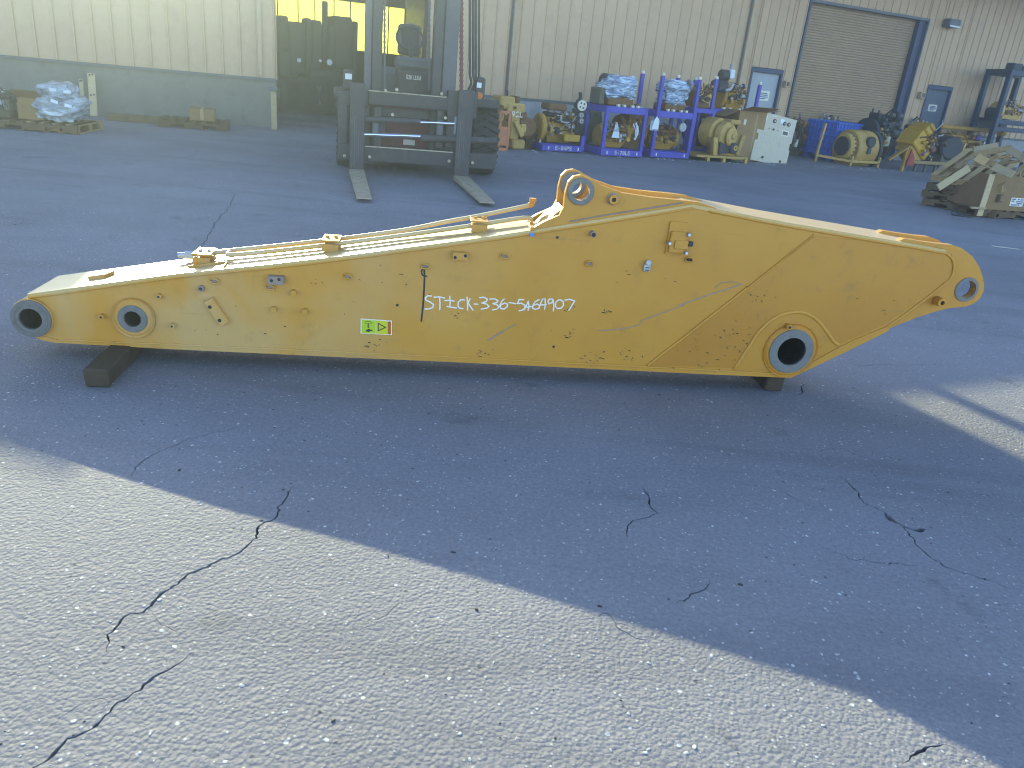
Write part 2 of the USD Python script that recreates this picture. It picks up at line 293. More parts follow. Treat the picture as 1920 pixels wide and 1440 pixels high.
WRAP = M('stretch_wrap', {'tc': ('texture_coordinate', {}), 'mp': ('mapping', {'scale': (1.7, 1.7, 8.0), 'rotation': (0.25, 0.2, 0.0)}), 'n': ('noise_texture', {'scale': 1.6, 'detail': 6.0, 'roughness': 0.62, 'distortion': 1.6}), 'r': ('rgb_ramp', {'ramp': [(0.3, (0.06, 0.08, 0.15)), (0.48, (0.20, 0.27, 0.38)), (0.60, (0.60, 0.68, 0.78))]}),
                          'b': ('bump', {'strength': 1.0, 'distance': 0.05}), 'p': ('principled_bsdf', {'roughness': 0.22, 'specular_ior_level': 0.7, 'coat_weight': 0.4, 'coat_roughness': 0.15})},
         [('tc.object', 'mp.vector'), ('mp.vector', 'n.vector'), ('n.fac', 'r.fac'), ('r.color', 'p.base_color'), ('n.fac', 'b.height'), ('b.normal', 'p.normal')])
WRAP_L = M('clear_wrap', {'tc': ('texture_coordinate', {}), 'mp': ('mapping', {'scale': (2.0, 2.0, 3.0), 'rotation': (0.3, 0.6, 0.0)}), 'n': ('noise_texture', {'scale': 1.8, 'detail': 5.0, 'roughness': 0.55, 'distortion': 1.2}), 'r': ('rgb_ramp', {'ramp': [(0.3, (0.20, 0.22, 0.25)), (0.55, (0.34, 0.37, 0.40)), (0.72, (0.60, 0.63, 0.66))]}),
                            'b': ('bump', {'strength': 0.9, 'distance': 0.05}), 'p': ('principled_bsdf', {'roughness': 0.2, 'specular_ior_level': 0.7, 'coat_weight': 0.4, 'coat_roughness': 0.12})},
           [('tc.object', 'mp.vector'), ('mp.vector', 'n.vector'), ('n.fac', 'r.fac'), ('r.color', 'p.base_color'), ('n.fac', 'b.height'), ('b.normal', 'p.normal')])
YSTRIP = M('yellow_translucent_sheet', {'tc': ('texture_coordinate', {}), 'n': ('noise_texture', {'scale': 1.2, 'detail': 3.0}), 'm': ('mix_color', {'a': (0.86, 0.85, 0.30), 'b': (0.90, 0.90, 0.48)}), 'd': ('diffuse_bsdf', {}), 't': ('translucent_bsdf', {}) , 'x': ('mix_closure', {'fac': 0.75})},
           [('tc.object', 'n.vector'), ('n.fac', 'm.fac'), ('m.result', 'd.color'), ('m.result', 't.color'), ('d.BSDF', 'x.closure1'), ('t.BSDF', 'x.closure2')], surface='x.closure')
STONE = paint('pale_stone', (0.55, 0.54, 0.52), (0.36, 0.35, 0.34), rough=0.7, dirt_amt=0.2, scale=60)
CLOD = paint('dark_clod', (0.05, 0.045, 0.045), rough=0.9, dirt_amt=0.2, scale=60)

# asphalt: worn aggregate showing through, pale chips, tyre sheen, relief
ASPHALT = M('asphalt', {
    'g': ('geometry', {}),
    'nb': ('noise_texture', {'scale': 0.45, 'detail': 5.0, 'roughness': 0.6}), 'rb': ('map_range', {'from_min': 0.3, 'from_max': 0.7, 'to_min': 0.80, 'to_max': 1.14}),
    'mt': ('mapping', {'rotation': (0.0, 0.0, 0.5), 'scale': (0.35, 2.2, 1.0)}), 'nt': ('noise_texture', {'scale': 1.0, 'detail': 4.0, 'roughness': 0.6, 'distortion': 0.4}), 'rt': ('map_range', {'from_min': 0.52, 'from_max': 0.72, 'to_min': 1.0, 'to_max': 0.80, 'clamp': True}),
    'ns': ('noise_texture', {'scale': 2.1, 'detail': 5.0, 'roughness': 0.65}), 'rs_': ('map_range', {'from_min': 0.62, 'from_max': 0.72, 'to_min': 1.0, 'to_max': 0.70, 'clamp': True}), 'st': ('math', {'math_type': 'multiply'}), 'st2': ('math', {'math_type': 'multiply'}),
    'nm': ('noise_texture', {'scale': 58.0, 'detail': 6.0, 'roughness': 0.75}), 'mm': ('rgb_ramp', {'ramp': [(0.3, (0.178, 0.173, 0.198)), (0.5, (0.226, 0.219, 0.246)), (0.7, (0.280, 0.272, 0.294))]}),
    'v': ('voronoi_texture', {'feature': 'f1', 'scale': 34.0}), 'sc': ('separate_color', {}), 'rs': ('map_range', {'from_min': 0.935, 'from_max': 0.95, 'clamp': True}),
    'nw': ('noise_texture', {'scale': 110.0, 'detail': 2.0}), 'dw': ('math', {'math_type': 'multiply_add', 'value2': 0.35}), 'rd': ('map_range', {'from_min': 0.40, 'from_max': 0.32, 'clamp': True}), 'fm': ('math', {'math_type': 'multiply'}), 'mf': ('mix_color', {'b': (0.60, 0.60, 0.62)}),
    'v2': ('voronoi_texture', {'feature': 'f1', 'scale': 82.0}), 'sc2': ('separate_color', {}), 'rs2': ('map_range', {'from_min': 0.93, 'from_max': 0.95, 'to_max': 0.75, 'clamp': True}), 'rd2': ('map_range', {'from_min': 0.38, 'from_max': 0.26, 'clamp': True}), 'fm2': ('math', {'math_type': 'multiply'}), 'mf2': ('mix_color', {'b': (0.52, 0.52, 0.54)}),
    'rk': ('map_range', {'from_min': 0.06, 'from_max': 0.03, 'to_max': 0.8, 'clamp': True}), 'fk': ('math', {'math_type': 'multiply'}), 'mk': ('mix_color', {'b': (0.05, 0.05, 0.06)}),
    'hv': ('hsv', {}),
    'hb': ('math', {'math_type': 'multiply_add', 'value2': 0.75}), 'inv': ('math', {'math_type': 'multiply', 'value2': -0.55}), 'hc': ('math', {'math_type': 'multiply_add', 'value2': 1.6}),
    'bp': ('bump', {'strength': 0.8, 'distance': 0.0085}),
    'p': ('principled_bsdf', {'roughness': 0.85, 'specular_ior_level': 0.3})},
    [('g.position', f'{k}.vector') for k in ('nb', 'nm', 'v', 'v2', 'mt', 'ns', 'nw')] +
    [('mt.vector', 'nt.vector'), ('nb.fac', 'rb.value'), ('nt.fac', 'rt.value'), ('ns.fac', 'rs_.value'), ('rb.result', 'st.value1'), ('rt.result', 'st.value2'), ('st.value', 'st2.value1'), ('rs_.result', 'st2.value2'),
     ('nm.fac', 'mm.fac'), ('v.color', 'sc.color'), ('sc.r', 'rs.value'), ('nw.fac', 'dw.value1'), ('v.distance', 'dw.value3'), ('dw.value', 'rd.value'), ('rs.result', 'fm.value1'), ('rd.result', 'fm.value2'),
     ('v2.color', 'sc2.color'), ('sc2.r', 'rs2.value'), ('v2.distance', 'rd2.value'), ('rs2.result', 'fm2.value1'), ('rd2.result', 'fm2.value2'),
     ('sc.g', 'rk.value'), ('rk.result', 'fk.value1'), ('rd.result', 'fk.value2'),
     ('fm2.value', 'mf2.fac'), ('mm.color', 'mf2.a'), ('fk.value', 'mk.fac'), ('mf2.result', 'mk.a'), ('fm.value', 'mf.fac'), ('mk.result', 'mf.a'), ('mf.result', 'hv.color'), ('st2.value', 'hv.value'), ('hv.color', 'p.base_color'),
     ('v2.distance', 'inv.value1'), ('nm.fac', 'hb.value1'), ('inv.value', 'hb.value3'), ('ns.fac', 'hc.value1'), ('hb.value', 'hc.value3'), ('hc.value', 'bp.height'), ('bp.normal', 'p.normal')])
# ------------------------------------------------------------------ ground: one sheet with real open cracks
rng = np.random.default_rng(7)
def zl(pts): return [(x / 1.946, 700 + y / 1.946) for x, y in pts]            # two enlarged survey sheets of the pavement
def zr(pts): return [(960 + x / 1.946, 700 + y / 1.946) for x, y in pts]
CRACKS = [
    (zl([(1075,405),(1040,440),(1010,490),(1000,525),(940,565),(935,605),(880,645),(790,685),(745,712),(690,725),(650,750),(600,790),(550,830),(520,870),(455,895),(430,930),(405,955),(400,1020)]), 0.0062),
    (zl([(710,1020),(640,1070),(560,1110),(520,1145),(465,1190),(390,1225),(355,1270),(300,1305),(230,1340),(180,1390),(125,1435),(60,1500)]), 0.0060),
    (zl([(935,180),(850,200),(780,220),(690,240),(620,272),(560,290),(520,330),(490,365),(478,400)]), 0.0040),
    (zl([(1050,185),(1000,205),(955,228)]), 0.003),
    (zl([(980,905),(930,960),(890,1020)]), 0.0022), (zl([(1520,815),(1440,855),(1330,920)]), 0.002), (zl([(400,880),(300,905),(215,925)]), 0.002),
    (zr([(1200,370),(1250,420),(1290,470),(1345,495),(1390,525),(1440,575),(1480,625),(1530,670),(1580,705),(1680,735),(1770,765),(1868,800)]), 0.0048),
    (zr([(1090,610),(1150,645),(1200,660),(1240,682),(1340,688),(1440,695),(1520,710)]), 0.0040),
    (zr([(470,400),(475,425),(500,445),(505,480),(530,510),(490,528),(440,535),(420,550),(425,590),(420,615)]), 0.0042),
    (zr([(780,395),(860,408),(940,412),(1000,435),(1050,460),(1100,485),(1165,497)]), 0.0030),
    (zr([(965,230),(1000,250),(1060,270),(1120,285),(1190,272),(1250,300),(1330,320),(1400,318),(1450,305)]), 0.0032),
    (zr([(530,830),(600,835),(640,820),(690,790),(725,760),(730,740)]), 0.0038),
    (zr([(250,865),(310,890),(350,880),(400,930),(450,960),(540,968)]), 0.0030),
    (zr([(225,462),(300,460),(370,457)]), 0.0035),
    (zr([(1590,1345),(1520,1350),(1495,1380),(1470,1420),(1450,1445)]), 0.0075),
    (zr([(1400,70),(1440,65),(1500,72),(1560,80)]), 0.004), (zr([(1020,90),(1050,70),(1060,45),(1078,30)]), 0.005), (zr([(860,60),(900,90),(960,130)]), 0.002),
    ([(1590,680),(1615,686),(1640,682),(1690,686),(1740,682),(1800,688)], 0.004),
    ([(440,365),(425,395),(405,415),(392,440),(372,470)], 0.008), ([(0,424),(25,420),(60,418)], 0.01), ([(640,560 - 160),(560,405),(500,408)], 0.004),
]
def jag(pts, step, amp, seed):
    r = np.random.default_rng(seed); P = np.array(pts, float); d = np.r_[0, np.cumsum(np.linalg.norm(np.diff(P, axis=0), axis=1))]
    n = max(4, int(d[-1] / step)); t = np.linspace(0, d[-1], n); c = np.stack([np.interp(t, d, P[:, k]) for k in (0, 1)], 1)
    g = np.gradient(c, axis=0); g /= np.maximum(np.linalg.norm(g, axis=1, keepdims=True), 1e-9); q = np.stack([-g[:, 1], g[:, 0]], 1)
    wob = (meshkit.fbm(np.c_[t * 9 + seed * 3.1, np.zeros(n), np.zeros(n)], 3, seed) - 0.5) * 0.035 + r.normal(0, amp, n)
    return c + q * wob[:, None]
def branches(c, seed):
    r = np.random.default_rng(seed + 900); out = []
    for i in range(6, len(c) - 6):
        if r.random() < 0.045:
            g = c[i + 2] - c[i - 2]; a = math.atan2(g[1], g[0]) + r.choice([-1, 1]) * r.uniform(0.5, 1.2); L = r.uniform(0.05, 0.22)
            out.append([c[i], c[i] + L * 0.5 * np.array([math.cos(a), math.sin(a)]), c[i] + L * np.array([math.cos(a + 0.3), math.sin(a + 0.3)])])
    return out
holes = []
def crack_poly(c, w, seed):
    r = np.random.default_rng(seed); n = len(c)
    t = np.gradient(c, axis=0); t /= np.maximum(np.linalg.norm(t, axis=1, keepdims=True), 1e-9); q = np.stack([-t[:, 1], t[:, 0]], 1)
    env = np.clip(np.minimum(np.arange(n), n - 1 - np.arange(n)) / 6.0, 0.12, 1) * (0.6 + 0.65 * meshkit.fbm(np.c_[np.arange(n) * 0.11, np.full(n, seed), np.zeros(n)], 2, seed))
    wl, wr = w * env * r.uniform(0.25, 1.25, n), w * env * r.uniform(0.25, 1.25, n)
    return sg.Polygon(np.vstack([c + q * wl[:, None], (c - q * wr[:, None])[::-1]])).buffer(0)
for i, (px, w) in enumerate(CRACKS):
    w *= 0.8 if px[0][0] < 600 else 0.9
    c = jag([gnd(*p)[:2] for p in px], 0.014, 0.0030, 100 + i)
    ps = [crack_poly(c, w, 200 + i)] + [crack_poly(jag(b, 0.012, 0.003, 300 + i), w * 0.22, 400 + i) for b in branches(c, i)]
    P = shapely.union_all(ps)
    holes += [g for g in getattr(P, 'geoms', [P]) if g.area > 1e-6]
holes = shapely.union_all(holes); holes = [h for h in getattr(holes, 'geoms', [holes])]
big = sg.box(-140, -60, 140, 220)
near = shapely.union_all([sg.Polygon(h.exterior) for h in holes])
sheet = big.difference(near)
gv, gf = trimesh.creation.triangulate_polygon(sheet, engine='earcut')
gm = [trimesh.Trimesh(np.c_[gv, np.zeros(len(gv))], gf, process=False)]
if gm[0].face_normals[0][2] < 0: gm[0].invert()
for h in holes:                                                    # walls and floors of the cracks
    xy = np.array(h.exterior.coords)[:-1]; n = len(xy); D = -0.035
    v = np.vstack([np.c_[xy, np.zeros(n)], np.c_[xy, np.full(n, D)]]); k = np.arange(n); k2 = (k + 1) % n
    gm.append(trimesh.Trimesh(v, np.vstack([np.c_[k, k2, k2 + n], np.c_[k, k2 + n, k + n]]), process=False))
    fv, ff = trimesh.creation.triangulate_polygon(sg.Polygon(xy), engine='earcut'); gm.append(trimesh.Trimesh(np.c_[fv, np.full(len(fv), D)], ff, process=False))
obj('ground', gm, ASPHALT, kind='structure')

# loose chips and clods on the pavement
def scatter(n, seed, size, pick):
    r = np.random.default_rng(seed); ico = trimesh.creation.icosahedron(); out = []
    V, F = ico.vertices, ico.faces; vs, fs = [], []
    for i in range(n):
        x, y = pick(r); s = size[0] * (size[1] / size[0]) ** (r.random() ** 2.2)
        a = r.uniform(0, 6.28); ca, sa = math.cos(a), math.sin(a)
        v = V * r.uniform(0.65, 1.2, (12, 1)) * np.array([s, s * r.uniform(0.5, 0.9), s * r.uniform(0.25, 0.5)])
        v = np.c_[v[:, 0] * ca - v[:, 1] * sa + x, v[:, 0] * sa + v[:, 1] * ca + y, v[:, 2] + s * 0.1]
        vs.append(v); fs.append(F + 12 * i)
    return trimesh.Trimesh(np.vstack(vs), np.vstack(fs), process=False)
def near_pick(r):
    y = 1.0 + 6.5 * r.random() ** 1.4; return r.uniform(-0.85, 0.85) * (y + 0.4), y
obj('loose_stones', scatter(2600, 3, (0.0018, 0.0085), near_pick), STONE, kind='stuff', label='small pale stone chips lying loose all over the asphalt', cat='gravel')
obj('dark_clods', scatter(260, 4, (0.002, 0.011), near_pick), CLOD, kind='stuff', label='tiny dark clods and specks of dirt on the asphalt', cat='dirt')
def line_pick(r):
    t = r.random(); a, b = gnd(985, 284), gnd(1700, 322); p = a + (b - a) * t; return p[0] + r.normal(0, 0.12), p[1] + r.normal(0, 0.25)
obj('kerbside_debris', scatter(500, 5, (0.006, 0.035), line_pick), STONE, kind='stuff', label='line of pale grit along the front of the stored engines', cat='gravel')
pm = gnd(1885, 465); 
paint_strip = cbox(-0.16, 0.16, -0.035, 0.035, 0.004, 0.006); paint_strip.apply_transform(rot(-8, [0, 0, 1])); paint_strip.apply_translation([pm[0], pm[1], 0])
obj('paint_mark', paint_strip, SIGN_W, label='short white paint dash on the asphalt near the right edge', cat='paint mark')

# ------------------------------------------------------------------ the excavator stick
SF = Frame(gnd(100, 640, 0.09), 7.8)
def S(px, py, d=0.0): return SF.at(px, py, d)
def SP(pts, d=0.0): return [S(x, y, d) for x, y in pts]
W_ = 0.33                                                          # width between the outer faces of the side plates
stick = thing('excavator_stick', 'long yellow steel excavator arm lying on timber blocks on the asphalt', 'excavator arm', SF)
TOP_OUT = [(51, 551), (340, 512), (500, 496), (640, 480), (885, 448), (1005, 430), (1298, 383)]
TOP_IN = [(1299, 390), (1005, 437), (885, 455), (640, 487), (500, 503), (340, 519), (54, 558)]
RT_OUT = [(1298, 383), (1330, 389), (1460, 414), (1600, 438), (1700, 455), (1772, 468)]
RT_IN = [(1774, 475), (1700, 462), (1600, 445), (1460, 421), (1330, 396), (1299, 390)]
BOT_OUT = [(66, 632), (78, 637), (104, 642), (320, 654), (640, 669), (820, 677), (1140, 692), (1300, 700), (1483, 708), (1590, 657), (1667, 619)]
BOT_IN = [(1663, 613), (1578, 650), (1487, 700), (1467, 701), (1300, 692), (1140, 684), (820, 668), (640, 660), (320, 646), (110, 637), (70, 627)]
WEB = [(54, 558), (340, 519), (500, 503), (640, 487), (885, 455), (1005, 437), (1299, 390), (1330, 396), (1460, 421), (1600, 445), (1700, 462), (1774, 475), (1784, 484), (1788, 497), (1786, 512), (1777, 527),
       (1725, 568), (1663, 613), (1578, 650), (1487, 700), (1467, 701), (1300, 692), (1140, 684), (820, 668), (640, 660), (320, 646), (110, 637), (70, 627), (40, 600), (36, 575)]
def disc(c, rad_px, n=40):
    x, z = S(*c); r = abs(S(c[0] + rad_px, c[1])[0] - x); return sg.Point(x, z).buffer(r, quad_segs=n // 4), x, z, r
BOSS = [((62, 595), 38, 21.5), ((252, 595), 27.5, 16), ((1480, 656), 41, 26)]
holes_w = [disc(c, ri * 1.02)[0] for c, ro, ri in BOSS]
web = sg.Polygon(SP(WEB)).buffer(0)
for h in holes_w: web = web.difference(h)
side = obj('side_plate', poly_xz(web, 0.0, 0.018), YEL, stick, label='near side plate with paint marker writing and scuffs')
obj('side_plate', poly_xz(web, W_ - 0.018, W_), YEL, stick)
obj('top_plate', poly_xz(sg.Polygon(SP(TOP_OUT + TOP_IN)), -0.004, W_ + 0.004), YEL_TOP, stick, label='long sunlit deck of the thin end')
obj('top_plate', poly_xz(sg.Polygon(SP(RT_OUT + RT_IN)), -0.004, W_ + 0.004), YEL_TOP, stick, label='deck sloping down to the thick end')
obj('bottom_plate', poly_xz(sg.Polygon(SP(BOT_OUT + BOT_IN)), -0.005, W_ + 0.005), YEL, stick)
def bead(pts, r=0.006, y=-0.001, name='weld_bead', mat=YEL, parent=None):
    P = SP(pts); P = [(x, y, z) for x, z in P]
    P = spline(P, 4) if len(P) > 2 else np.array(P)
    P = P + np.random.default_rng(len(pts)).normal(0, 0.0006, P.shape)
    return obj(name, tube(P, r, 6), mat, parent or stick, smooth=True)
bead(TOP_IN[::-1], 0.0065); bead(RT_IN[:-1][::-1], 0.0065)
bead([(1774, 475), (1784, 484), (1788, 497), (1786, 512), (1777, 527), (1725, 568), (1663, 613)], 0.007)
bead([(1663, 613), (1578, 650), (1487, 700), (1467, 701), (1300, 692), (1140, 684), (820, 668), (640, 660), (320, 646), (110, 637)], 0.0065)
# thicker plate at the boom end, its diagonal seam, and the plate round the boom pin
DOUB = [(1218, 683), (1525, 441), (1560, 438)]
doub = sg.Polygon(SP([(1218, 684), (1400, 541), (1525, 443), (1600, 449), (1700, 466), (1768, 479), (1779, 490), (1782, 505), (1772, 522), (1725, 560), (1660, 607), (1576, 643), (1485, 693), (1466, 694), (1300, 686)])).buffer(0)
arc_px = [(1377, 691), (1400, 655), (1422, 622), (1441, 603), (1463, 590), (1490, 584), (1510, 587), (1528, 597), (1545, 616), (1562, 640), (1572, 646)]
ARC = sg.Polygon(SP(arc_px + [(1485, 693), (1466, 694)])).buffer(0)
low = sg.Polygon(SP([(1218, 684), (1385, 553), (1450, 580), (1430, 610), (1377, 691), (1300, 686)])).buffer(0)
hole3 = holes_w[2]
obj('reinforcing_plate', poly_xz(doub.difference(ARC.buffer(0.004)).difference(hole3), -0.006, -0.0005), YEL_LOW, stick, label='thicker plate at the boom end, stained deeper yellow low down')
bead([(1214, 685), (1300, 618), (1400, 540)], 0.0075, -0.003); bead([(1400, 540), (1470, 484), (1526, 440)], 0.0035, -0.0045)
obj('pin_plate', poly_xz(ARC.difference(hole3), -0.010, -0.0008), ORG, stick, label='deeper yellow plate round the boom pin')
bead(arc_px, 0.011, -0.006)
# pin bushings
for (c, ro, ri), (y0, y1), (pro, mid) in zip(BOSS, ((-0.028, W_ + 0.028), (-0.030, W_ + 0.03), (-0.030, W_ + 0.03)), ((1.0, 0), (1.45, 1), (1.22, 1))):
    _, x, z, r = disc(c, ro); rin = r * ri / ro
    b = obj('pin_bushing', ring((x, y0, z), (0, 1, 0), r, rin, y1 - y0, 56), STEEL, stick, smooth=30)
    obj('bore', ring((x, y0 + 0.012, z), (0, 1, 0), rin + 0.001, rin - 0.003, y1 - y0 - 0.024, 40, 0.0005), BORE, b, smooth=30)
    obj('bore_cap', cyl((x, W_ * 0.8, z), (x, W_ * 0.8 + 0.01, z), rin - 0.002, 32), BORE, b) if mid >= 0 else None
    if mid: obj('boss_collar', ring((x, -0.022, z), (0, 1, 0), r * pro, r * 0.99, 0.022, 56, 0.018), YEL if c[0] < 1000 else ORG, stick, smooth=30)
    else:
        obj('end_sleeve', ring((x, -0.018, z), (0, 1, 0), r * 1.04, r * 0.99, W_ + 0.036, 56, 0.004), YEL, stick, smooth=30)
        obj('grease_ring', ring((x, y0 - 0.003, z), (0, 1, 0), r * 0.86, r * 0.78, 0.004, 56, 0.001), STEEL, b, smooth=30)
# upper ears for the bucket cylinder
EAR = [(985, 440), (1005, 425), (1019, 417), (1049, 404), (1057, 389), (1060, 362), (1066, 341), (1076, 331), (1090, 328), (1106, 335), (1129, 348), (1168, 362), (1220, 370), (1272, 375), (1309, 379), (1345, 391), (1300, 396), (1100, 428)]
ear = sg.Polygon(SP(EAR)).buffer(0)
deck = sg.Polygon(SP([(40, 553), (500, 499), (1005, 433), (1298, 386), (1460, 418), (1772, 472), (1772, 800), (40, 800)])).buffer(0)
eh, ex, ez, er = disc((1089, 359), 16.5)
ear_up = ear.difference(deck.buffer(-0.012)).difference(eh); ear_up = max(getattr(ear_up, 'geoms', [ear_up]), key=lambda g: g.area)
for y0 in (0.003, 0.215):
    e = obj('cylinder_ear', poly_xz(ear_up, y0, y0 + 0.035), YEL, stick)
    obj('ear_bushing', ring((ex, y0 - 0.012, ez), (0, 1, 0), er * 25 / 16.5, er, 0.052, 48), STEEL, e, smooth=30)
    if y0 < 0.1:
        sx, sz = S(1149, 373); k = er / 16.5
        obj('keeper_boss', ring((sx, -0.03, sz), (0, 1, 0), k * 9, k * 4.2, 0.036, 24), YEL, e, smooth=30)
        obj('keeper_seat', ring((sx, -0.004, sz), (0, 1, 0), k * 11.5, k * 4.2, 0.01, 24), SCRATCH, e, smooth=30)
        obj('keeper_hole', cyl((sx, -0.020, sz), (sx, 0.002, sz), k * 4.3, 16), BORE, e)
# end ears for the stick cylinder
TIP = [(1672, 462), (1700, 449), (1736, 455), (1766, 459), (1790, 461), (1808, 467), (1828, 482), (1842, 503), (1850, 528), (1850, 546), (1843, 561), (1832, 571), (1817, 577), (1785, 580), (1760, 586), (1725, 597), (1690, 611), (1664, 622), (1640, 615), (1690, 540)]
th, tx, tz, tr = disc((1817, 545), 16.5)
tip = sg.Polygon(SP(TIP)).buffer(0).difference(th)
for y0 in (0.022, 0.225):
    e = obj('end_ear', poly_xz(tip, y0, y0 + 0.038), YEL, stick)
    obj('ear_bushing', ring((tx, y0 - 0.006, tz), (0, 1, 0), tr * 22 / 16.5, tr, 0.05, 48), STEEL, e, smooth=30)
    if y0 < 0.1:
        sx, sz = S(1760, 565); k = tr / 16.5
        obj('pin_stop', ring((sx, -0.035, sz), (0, 1, 0), k * 8, k * 4, 0.06, 24), YEL, e, smooth=30)
        obj('pin_stop_hole', cyl((sx, -0.02, sz), (sx, 0.0, sz), k * 4.1, 16), BORE, e)
inner = [(1290, 392), (1310, 392), (1310, 700), (1290, 700)]
obj('cross_plate', poly_xz(sg.Polygon(SP([(1012, 428), (1058, 392), (1064, 420)])), 0.04, 0.213), YEL, stick)
# small fittings on the near side
K = abs(S(701, 600)[0] - S(700, 600)[0])
def nub(px, py, r, L, hole=0.5, mat=YEL, name='grease_boss'):
    x, z = S(px, py)
    b = obj(name, cyl((x, 0.002, z), (x, -L, z), r * K, 14, ch=0.0015), mat, stick, smooth=30)
    if hole: obj('port', cyl((x, -L + 0.002, z), (x, -L - 0.0012, z), r * K * hole, 12), BORE, b)
for px, py in ((300, 554), (193, 592), (325, 609)): nub(px, py, 5.0, 0.026, 0.42)
nub(1474, 609, 5.5, 0.045, 0.5, ORG)
nub(378, 540, 6, 0.018, 0.45, SCRATCH)
for px, py in ((515, 578), (573, 582), (552, 547)): nub(px, py, 5.2, 0.032, 0, YEL, 'weld_stud')
nub(1110, 437, 5.5, 0.042, 0.75, SCRATCH, 'weld_stud')
for px, py in ((1038, 650), (1045, 445), (745, 512 + 60)): nub(px, py, 2.6, 0.003, 0, INK, 'paint_chip')
def loop(px, py, w=15, h=9, dark=False):
    x, z = S(px, py); a, b = w * K / 2, h * K / 2
    c = obj('hose_clip', tube(np.array([(x - a, -0.004, z), (x - a * 0.6, -0.016, z + b), (x + a * 0.5, -0.018, z + b), (x + a, -0.014, z + b * 0.2), (x + a, -0.012, z - b), (x + a * 0.2, -0.014, z - b), (x - a * 0.6, -0.010, z - b), (x - a, -0.004, z)]), 0.0042, 6), YEL, stick, smooth=True)
    obj('clip_foot', cbox(x - a * 0.6, x + a * 0.8, -0.007, -0.0005, z - b * 0.7, z + b * 0.6, 0.001), SCRATCH if not dark else INK, c)
for px, py, dk in ((403, 526, 0), (506, 537, 0), (652, 517, 0), (797, 498, 0), (945, 479, 0), (1104, 493, 0), (1291, 486, 1)): loop(px, py, dark=dk)
def strap(corners, holes_, d=0.012, name='bolt_bracket', label=None):
    P = sg.Polygon(SP(corners))
    b = obj(name, poly_xz(P, -d, -0.0006), YEL, stick, label=label)
    for px, py, r in holes_:
        x, z = S(px, py); obj('bolt_hole', cyl((x, -d + 0.001, z), (x, -d - 0.0012, z), r * K, 12), BORE, b)
strap([(385, 564), (400, 556), (431, 600), (416, 610)], [(396, 573, 3.4), (414, 598, 3.4)], 0.024)
def angle_bracket(x0, y0, x1, y1, holes_, mat=YEL):
    xa, za = S(x0, y1); xb, zb = S(x1, y0)
    b = obj('angle_bracket', [cbox(xa, xb, -0.042, -0.036, za, za + (zb - za) * 0.62, 0.001), cbox(xa, xb, -0.040, -0.0005, za + (zb - za) * 0.62 - 0.001, za + (zb - za) * 0.62 + 0.005, 0.001),
                              cbox(xa, xa + 0.005, -0.0385, -0.0005, za + 0.004, za + (zb - za) * 0.6, 0.001), cbox(xb - 0.005, xb, -0.0385, -0.0005, za + 0.004, za + (zb - za) * 0.6, 0.001)], mat, stick)
    for px, py in holes_:
        x, z = S(px, py); obj('bolt_hole', cyl((x, -0.0365, z), (x, -0.0434, z), 3 * K, 12), BORE, b)
angle_bracket(848, 467, 877, 483, [(853, 479), (872, 476)])
angle_bracket(505, 510, 534, 529, [(512, 522), (526, 520)], SCRATCH)
# valve cover plate with three bright bolts
xa, za = S(1246, 475); xb, zb = S(1291, 417)
vc = obj('valve_plate', poly_xz(sg.box(xa, za, xb, zb).buffer(-0.006).buffer(0.006), -0.012, -0.0006), YEL, stick)
xc, zc = S(1250, 471); xd, zd = S(1287, 434)
obj('valve_block', cbox(xc, xd, -0.032, -0.0125, zc, zd, 0.004), YEL, vc)
xe, ze = S(1260, 463); xf, zf = S(1287, 449)
obj('valve_rib', cbox(xe, xf, -0.040, -0.0325, ze, zf, 0.004), YEL, vc)
for px, py in ((1287, 437), (1251, 453), (1282, 471)):
    x, z = S(px, py); bo = obj('bolt', cyl((x, -0.03, z), (x, -0.046, z), 4.2 * K, 6, ch=0.001), SCRATCH, vc); obj('bolt_cap', cyl((x, -0.0465, z), (x, -0.050, z), 2.6 * K, 12), PLASTIC_W, bo)
x, z = S(1291, 455); obj('plug', cyl((x - 0.01, -0.025, z), (x + 0.012, -0.028, z), 5 * K, 10), ENG_K, vc)
# zinc clamp
x, z = S(1213, 496); cl = obj('zinc_bracket', cbox(x - 0.017, x + 0.017, -0.018, -0.0008, z - 0.032, z + 0.006, 0.003), GALV, stick)
obj('clamp_bolt', cyl((x, -0.016, z + 0.016), (x, -0.030, z + 0.016), 0.014, 12, ch=0.002), GALV, cl)
for dz in (-0.012, -0.024): obj('slot', cbox(x - 0.011, x + 0.011, -0.0195, -0.0182, z + dz - 0.0025, z + dz + 0.0025), ENG_K, cl)
